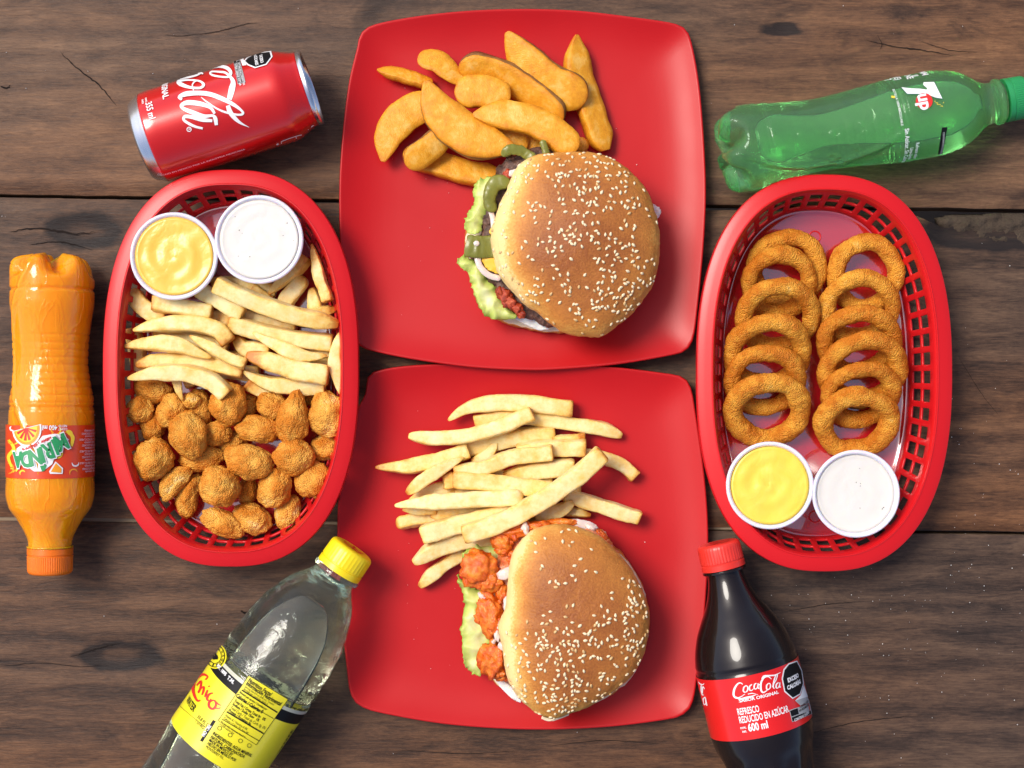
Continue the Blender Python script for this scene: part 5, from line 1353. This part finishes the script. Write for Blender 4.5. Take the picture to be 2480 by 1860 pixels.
text(LK, 'CALORÍAS', c6(808, 1082), .0038, M['white'], root, bold=.05, off=.0010, sx=.92)
decal(LK, 'warning_border', M['grey'], root, [c6([(772, 1258), (916, 1210), (922, 1255), (928, 1285), (792, 1340)])])
decal(LK, 'warning_strip', M['black'], root, [c6([(777, 1262), (828, 1244), (836, 1284), (786, 1302)])], off=.0008)
decal(LK, 'warning_strip', M['black'], root, [c6([(788, 1308), (918, 1262), (922, 1284), (794, 1335)])], off=.0008)
text(LK, 'CONTIENE CAFEÍNA', c6(880, 1215), .0022, M['black'], root, off=.0008, bold=.02, sx=.8)
text(LK, 'NO RECOMENDABLE', c6(880, 1240), .0022, M['black'], root, off=.0008, bold=.02, sx=.8)
text(LK, 'CONTIENE CAFEÍNA', c6(865, 1300), .0026, M['white'], root, off=.0010, bold=.02, sx=.8)
decal(LK, 'warning_border', M['grey'], root, [c6([(812, 1192), (895, 1165), (915, 1206), (850, 1228)])])
decal(LK, 'warning_border', M['white'], root, [c6([(872, 1082), (884, 1120), (900, 1165), (812, 1192), (850, 1155)])])
stroke(LK, [[(*c6(x, y), w_*c6.s) for x, y, w_ in st] for st in [[(150, 1060, 4), (165, 1075, 8), (180, 1080, 7), (192, 1072, 4)], [(172, 1085, 8), (172, 1120, 9), (180, 1150, 8), (190, 1150, 4)], [(196, 1110, 3), (183, 1095, 8), (180, 1140, 8)], [(200, 1165, 6), (186, 1180, 8), (190, 1215, 8), (204, 1210, 6), (200, 1170, 7), (212, 1225, 7)]]], M['white'], root)

# ---- mineral water bottle (Topo Chico)
P1 = c7(1480, 130); dx, dy = -.565, .825
P0 = (P1[0]+dx*770*S, P1[1]+dy*770*S)
tp = [(770, 40), (765, 80), (750, 100), (720, 108), (620, 108), (560, 112), (526, 116), (345, 116), (315, 115), (266, 113), (210, 107), (155, 92), (110, 70), (90, 54), (75, 47), (60, 46)]
LT = Lathe(P0, P1, [((770-t)*S, r_*S) for t, r_ in tp]); kt = LT.k*S
root = thing('water_bottle', LT.B+LT.a*.1-Vector((0, 0, LT.zc)), 'clear mineral water bottle with yellow cap and yellow label', 'bottle', 'plastic soda bottles')
def tgroove(x, ph):
    u = 770-x/kt
    return -.0012*math.exp(-((u-332)/3)**2)+.0010*(.5+.5*math.cos(5*ph))*smooth(560, 640, u)+.0005*noise.noise(Vector((u*.04, ph*3, 2)))*smooth(90, 160, u)*(1-smooth(320, 340, u))
body = lathe_obj(LT, 'bottle_body', M['water'], root, lin(0, 712*kt, 220), K=140, lobes=petal(60*kt, .25, 5, .3, .008), grooves=tgroove)
v, f = bubble(LT, root, 70*kt, 640*kt, 74*kt, None, inset=.0014); add_cavity(body, v, f)
cap(LT, 710*kt, 768*kt, 51.5*kt, M['cap_yellow'], root, ridges=36)
lathe_obj(LT, 'neck_ring', M['water'], root, [700*kt, 702*kt, 706*kt, 708*kt], off=8*kt)
X = lambda t: (770-t)*kt
band(LT, 'paper_label', M['label_yellow'], root, X(522), X(378), 0, 2*math.pi)
band(LT, 'label_stripe', M['black'], root, X(378), X(353), 0, 2*math.pi)
band(LT, 'label_edge', M['label_back'], root, X(353), X(345), 0, 2*math.pi)
box_ = [(752, 1018), (1020, 1180), (800, 1500), (535, 1330)]
decal(LT, 'nutrition_panel', M['label_yellow'], root, [c7(box_)], off=.0005)
def rect_lines(ax, ay, bx, by, wd): return [(*c7(ax, ay), wd), (*c7((ax+bx)/2, (ay+by)/2), wd), (*c7(bx, by), wd)]
stroke(LT, [rect_lines(752, 1018, 1020, 1180, 1), rect_lines(1020, 1180, 800, 1495, 1), rect_lines(800, 1495, 540, 1330, 1), rect_lines(540, 1330, 752, 1018, 1)], M['black'], root, 'panel_rule', off=.0007)
ang = 0
def ttext(s, x, y, size, bold=.02, mat='black', align='LEFT', sx=.70, rot=0): return text(LT, s, c7(x, y), size*.8, M[mat], root, align, bold=bold, off=.0008, sx=sx, rot=rot)
ttext('Nutrition Facts/', 752, 1046, .0052, .025); ttext('Información Nutrimental', 738, 1068, .0052, .025, sx=.68)
for (x, y, s_, sz, bo) in [(727, 1092, 'Serving Size 8 fl oz (240 mL) Tamano', .0028, 0), (718, 1108, 'Servings per container about 6', .0028, 0), (668, 1152, 'Calories / Calorias 0', .0046, .03), (690, 1130, 'Amount per serving / Cantidad por', .0028, .02),
                           (655, 1190, 'Total Fat / Grasa Total 0g   0%', .0036, .02), (642, 1212, 'Sodium / Sodio 15mg   1%', .0036, .02), (628, 1236, 'Total Carb / Total de Carb. 0g  0%', .0036, .0), (615, 1256, 'Protein / Proteinas 0g', .0036, .02),
                           (590, 1290, 'Vitamin A / Vitamina A 0%', .0030, 0), (580, 1310, 'Calcium / Calcio 2%  Iron 0%', .0030, 0), (560, 1335, 'Percent daily values are based on', .0027, 0), (552, 1352, 'a 2,000 calorie diet', .0027, 0),
                           (505, 1415, 'INGREDIENTES: AGUA MINERAL', .0040, .02), (490, 1440, 'NATURAL CARBONATADA', .0040, .02), (478, 1462, 'MADE IN MEXICO BY', .0036, .02), (468, 1485, 'HECHO EN MEXICO POR', .0036, .02), (455, 1508, 'MONTERREY N.L.', .0034, 0)]:
    ttext(s_, x, y, sz, bo)
stroke(LT, [rect_lines(705, 1118, 945, 1270, 3.2), rect_lines(670, 1170, 918, 1312, 1.2), rect_lines(600, 1268, 848, 1415, 3.2), rect_lines(568, 1320, 820, 1468, 1.5)], M['black'], root, 'panel_rule', off=.0009)
for x, y in ((550, 1382), (622, 1428), (692, 1468), (752, 1500)): decal(LT, 'printed_symbol', M['black'], root, [circ(*c7(x, y), 15*c7.s), circ(*c7(x, y), 12*c7.s)], off=.0008)
ttext('NO TIRE', 462, 1400, .0042, .03, 'white', 'CENTER', rot=R(90)); decal(LT, 'side_stripe', M['black'], root, [c7([(505, 1325), (524, 1335), (432, 1478), (415, 1468)])], off=.0006)
for i in range(30):  # barcode at the right side
    a = i/29; x0, y0 = 1045-a*150, 1390+a*250
    stroke(LT, [[(*c7(x0, y0), 1.0+(i*7 % 3)*.8), (*c7(x0+16, y0+11), 1.0+(i*7 % 3)*.8), (*c7(x0+30, y0+22), 1.0+(i*7 % 3)*.8)]], M['black'], root, 'barcode_bar')
# red script on the left of the label
CHI = [[(420, 1190, 8), (400, 1195, 14), (380, 1160, 18), (370, 1110, 20), (385, 1060, 18), (420, 1020, 18), (450, 1015, 16), (470, 1030, 10), (455, 1050, 8)],
       [(395, 1090, 8), (425, 1060, 12), (420, 1110, 14), (405, 1140, 12), (425, 1110, 10), (445, 1100, 12), (440, 1130, 13), (430, 1155, 8)],
       [(470, 1120, 10), (458, 1150, 14), (450, 1170, 8)], [(478, 1092, 12), (482, 1098, 12)], [(505, 1140, 8), (480, 1150, 13), (465, 1180, 14), (480, 1195, 8), (495, 1180, 6)],
       [(505, 1190, 8), (480, 1205, 14), (480, 1235, 15), (505, 1250, 14), (525, 1225, 12), (520, 1195, 10), (500, 1190, 8)], [(515, 1190, 10), (540, 1215, 10), (560, 1225, 6)], [(520, 1245, 8), (545, 1245, 8), (558, 1240, 4)],
       [(380, 1050, 14), (395, 1030, 16), (392, 1045, 12)], [(372, 1060, 6), (385, 1040, 12)]]
stroke(LT, [[(*c7(x, y), w_*c7.s) for x, y, w_ in st] for st in CHI], M['p_red'], root, off=.0008)
ttext('WATER', 350, 1215, .0085, .02, 'black', 'CENTER', .7); ttext('MINERAL', 318, 1165, .0085, .02, 'black', 'RIGHT', .7)
text(LT, 'EST. 1895', c7(565, 980), .0032, M['white'], root, bold=.04, off=.0008); text(LT, 'T.M.', c7(630, 1050), .0036, M['white'], root, bold=.04, off=.0008)
decal(LT, 'round_emblem', M['label_yellow'], root, [circ(*c7(522, 885), 78*c7.s, ry=88*c7.s)], off=.0005)
decal(LT, 'emblem_ring', M['black'], root, [circ(*c7(522, 885), 70*c7.s, ry=80*c7.s), circ(*c7(522, 885), 64*c7.s, ry=74*c7.s)], off=.0008)
decal(LT, 'emblem_ring', M['black'], root, [circ(*c7(522, 885), 46*c7.s, ry=54*c7.s), circ(*c7(522, 885), 42*c7.s, ry=50*c7.s)], off=.0008)
stroke(LT, [[(*c7(500+i*9, 860+((i*13) % 30)), 3), (*c7(505+i*8, 890+((i*7) % 20)), 5), (*c7(512+i*6, 910), 3)] for i in range(5)], M['black'], root, 'emblem_figure', off=.0008)
for i in range(14):
    a = i/14*6.283; text(LT, 'AGUAMINERALTCH'[i], c7(522+55*math.cos(a), 885+63*math.sin(a)), .0030, M['black'], root, rot=-a-1.0, off=.0008, bold=.03)
ttext('33.8 FL OZ', 400, 1300, .0045, .0, 'black', 'LEFT', .8); ttext('1 LITRO', 385, 1330, .0040, .0, 'black', 'LEFT', .8)
stroke(LT, [[(*c7(270, 1225), .8), (*c7(370, 1310), .8), (*c7(480, 1395), .8)]], M['black'], root, 'panel_rule', off=.0008)
# script on the cap top
def captop(L, x, strokes, r_, mat, root):
    v = []; f = []; Z = Vector((0, 0, 1))
    for st in strokes:
        b = len(v); P = catmull([Vector((*p, 0)) for p in st], 5)
        for i, p in enumerate(P):
            tg = (P[min(i+1, len(P)-1)]-P[max(i-1, 0)]).normalized(); n = Vector((-tg.y, tg.x, 0))
            for sg in (1, -1):
                q = p+n*.045*sg; v.append(L.B+L.a*x+L.n*(q.x*r_)+Z*(q.y*r_))
        f += [(b+2*i, b+2*i+1, b+2*i+3, b+2*i+2) for i in range(len(P)-1)]
    mk('cap_print', v, f, mat, parent=root)
captop(LT, 768.3*kt+.0003, [[(-.5, .2), (-.2, .45), (0, .2), (.2, .5), (.4, .2)], [(-.5, -.1), (-.25, .1), (0, -.15), (.25, .15), (.5, -.1)], [(0, .5), (.0, -.4)]], 51*kt, M['p_red'], root)
captop(LK, 711.3*kk+.0003, [[(-.6, .2), (-.3, .5), (0, .2), (.2, .5), (.5, .2)], [(-.5, 0), (0, -.2), (.5, 0)]], 49*kk, M['label_red'], root)

# ------------------------------------------------------------------ salt grains and crumbs
v = []; f = []; rs = random.Random(3)
def grain(x, y, s, z=.0):
    b = len(v); a = rs.uniform(0, 1.5); c, d = math.cos(a)*s, math.sin(a)*s
    v.extend([(x+c, y+d, z), (x-d, y+c, z), (x-c, y-d, z), (x+d, y-c, z), (x, y, z+s*1.4)])
    f.extend([(b, b+1, b+4), (b+1, b+2, b+4), (b+2, b+3, b+4), (b+3, b, b+4)])
for i in range(360):
    if rs.random() < .7: px, py = rs.gauss(2180, 190), rs.gauss(1330, 300)
    else: px, py = rs.uniform(0, 2480), rs.uniform(0, 1860)
    if 1690 < px < 2300 and 430 < py < 1375: continue
    if 810 < px < 1720 and 20 < py < 1770: continue
    if 240 < px < 880 and 410 < py < 1370: continue
    p = W((px, py), 0); grain(p.x, p.y, rs.choice([.00018, .00022, .0003, .00042]))
g = mk('salt_grains', v, f, M['salt'], (0, 0, 0), sm=False); g['kind'] = 'stuff'; g['label'] = 'white salt grains scattered over the dark planks, mostly lower right'
v = []; f = []
for i in range(120):
    px, py = rs.uniform(850, 1680), rs.uniform(60, 1700); s_ = rs.choice([.00015, .0002, .0003, .0005])
    p = W((px, py), .0046); grain(p.x, p.y, s_, .0044+(tilt1(p.y)+.0002 if py < 880 else 0))
g = mk('plate_crumbs', v, f, M['salt'], (0, 0, .004), sm=False); g['kind'] = 'stuff'; g['label'] = 'fine pale crumbs on the red plates'
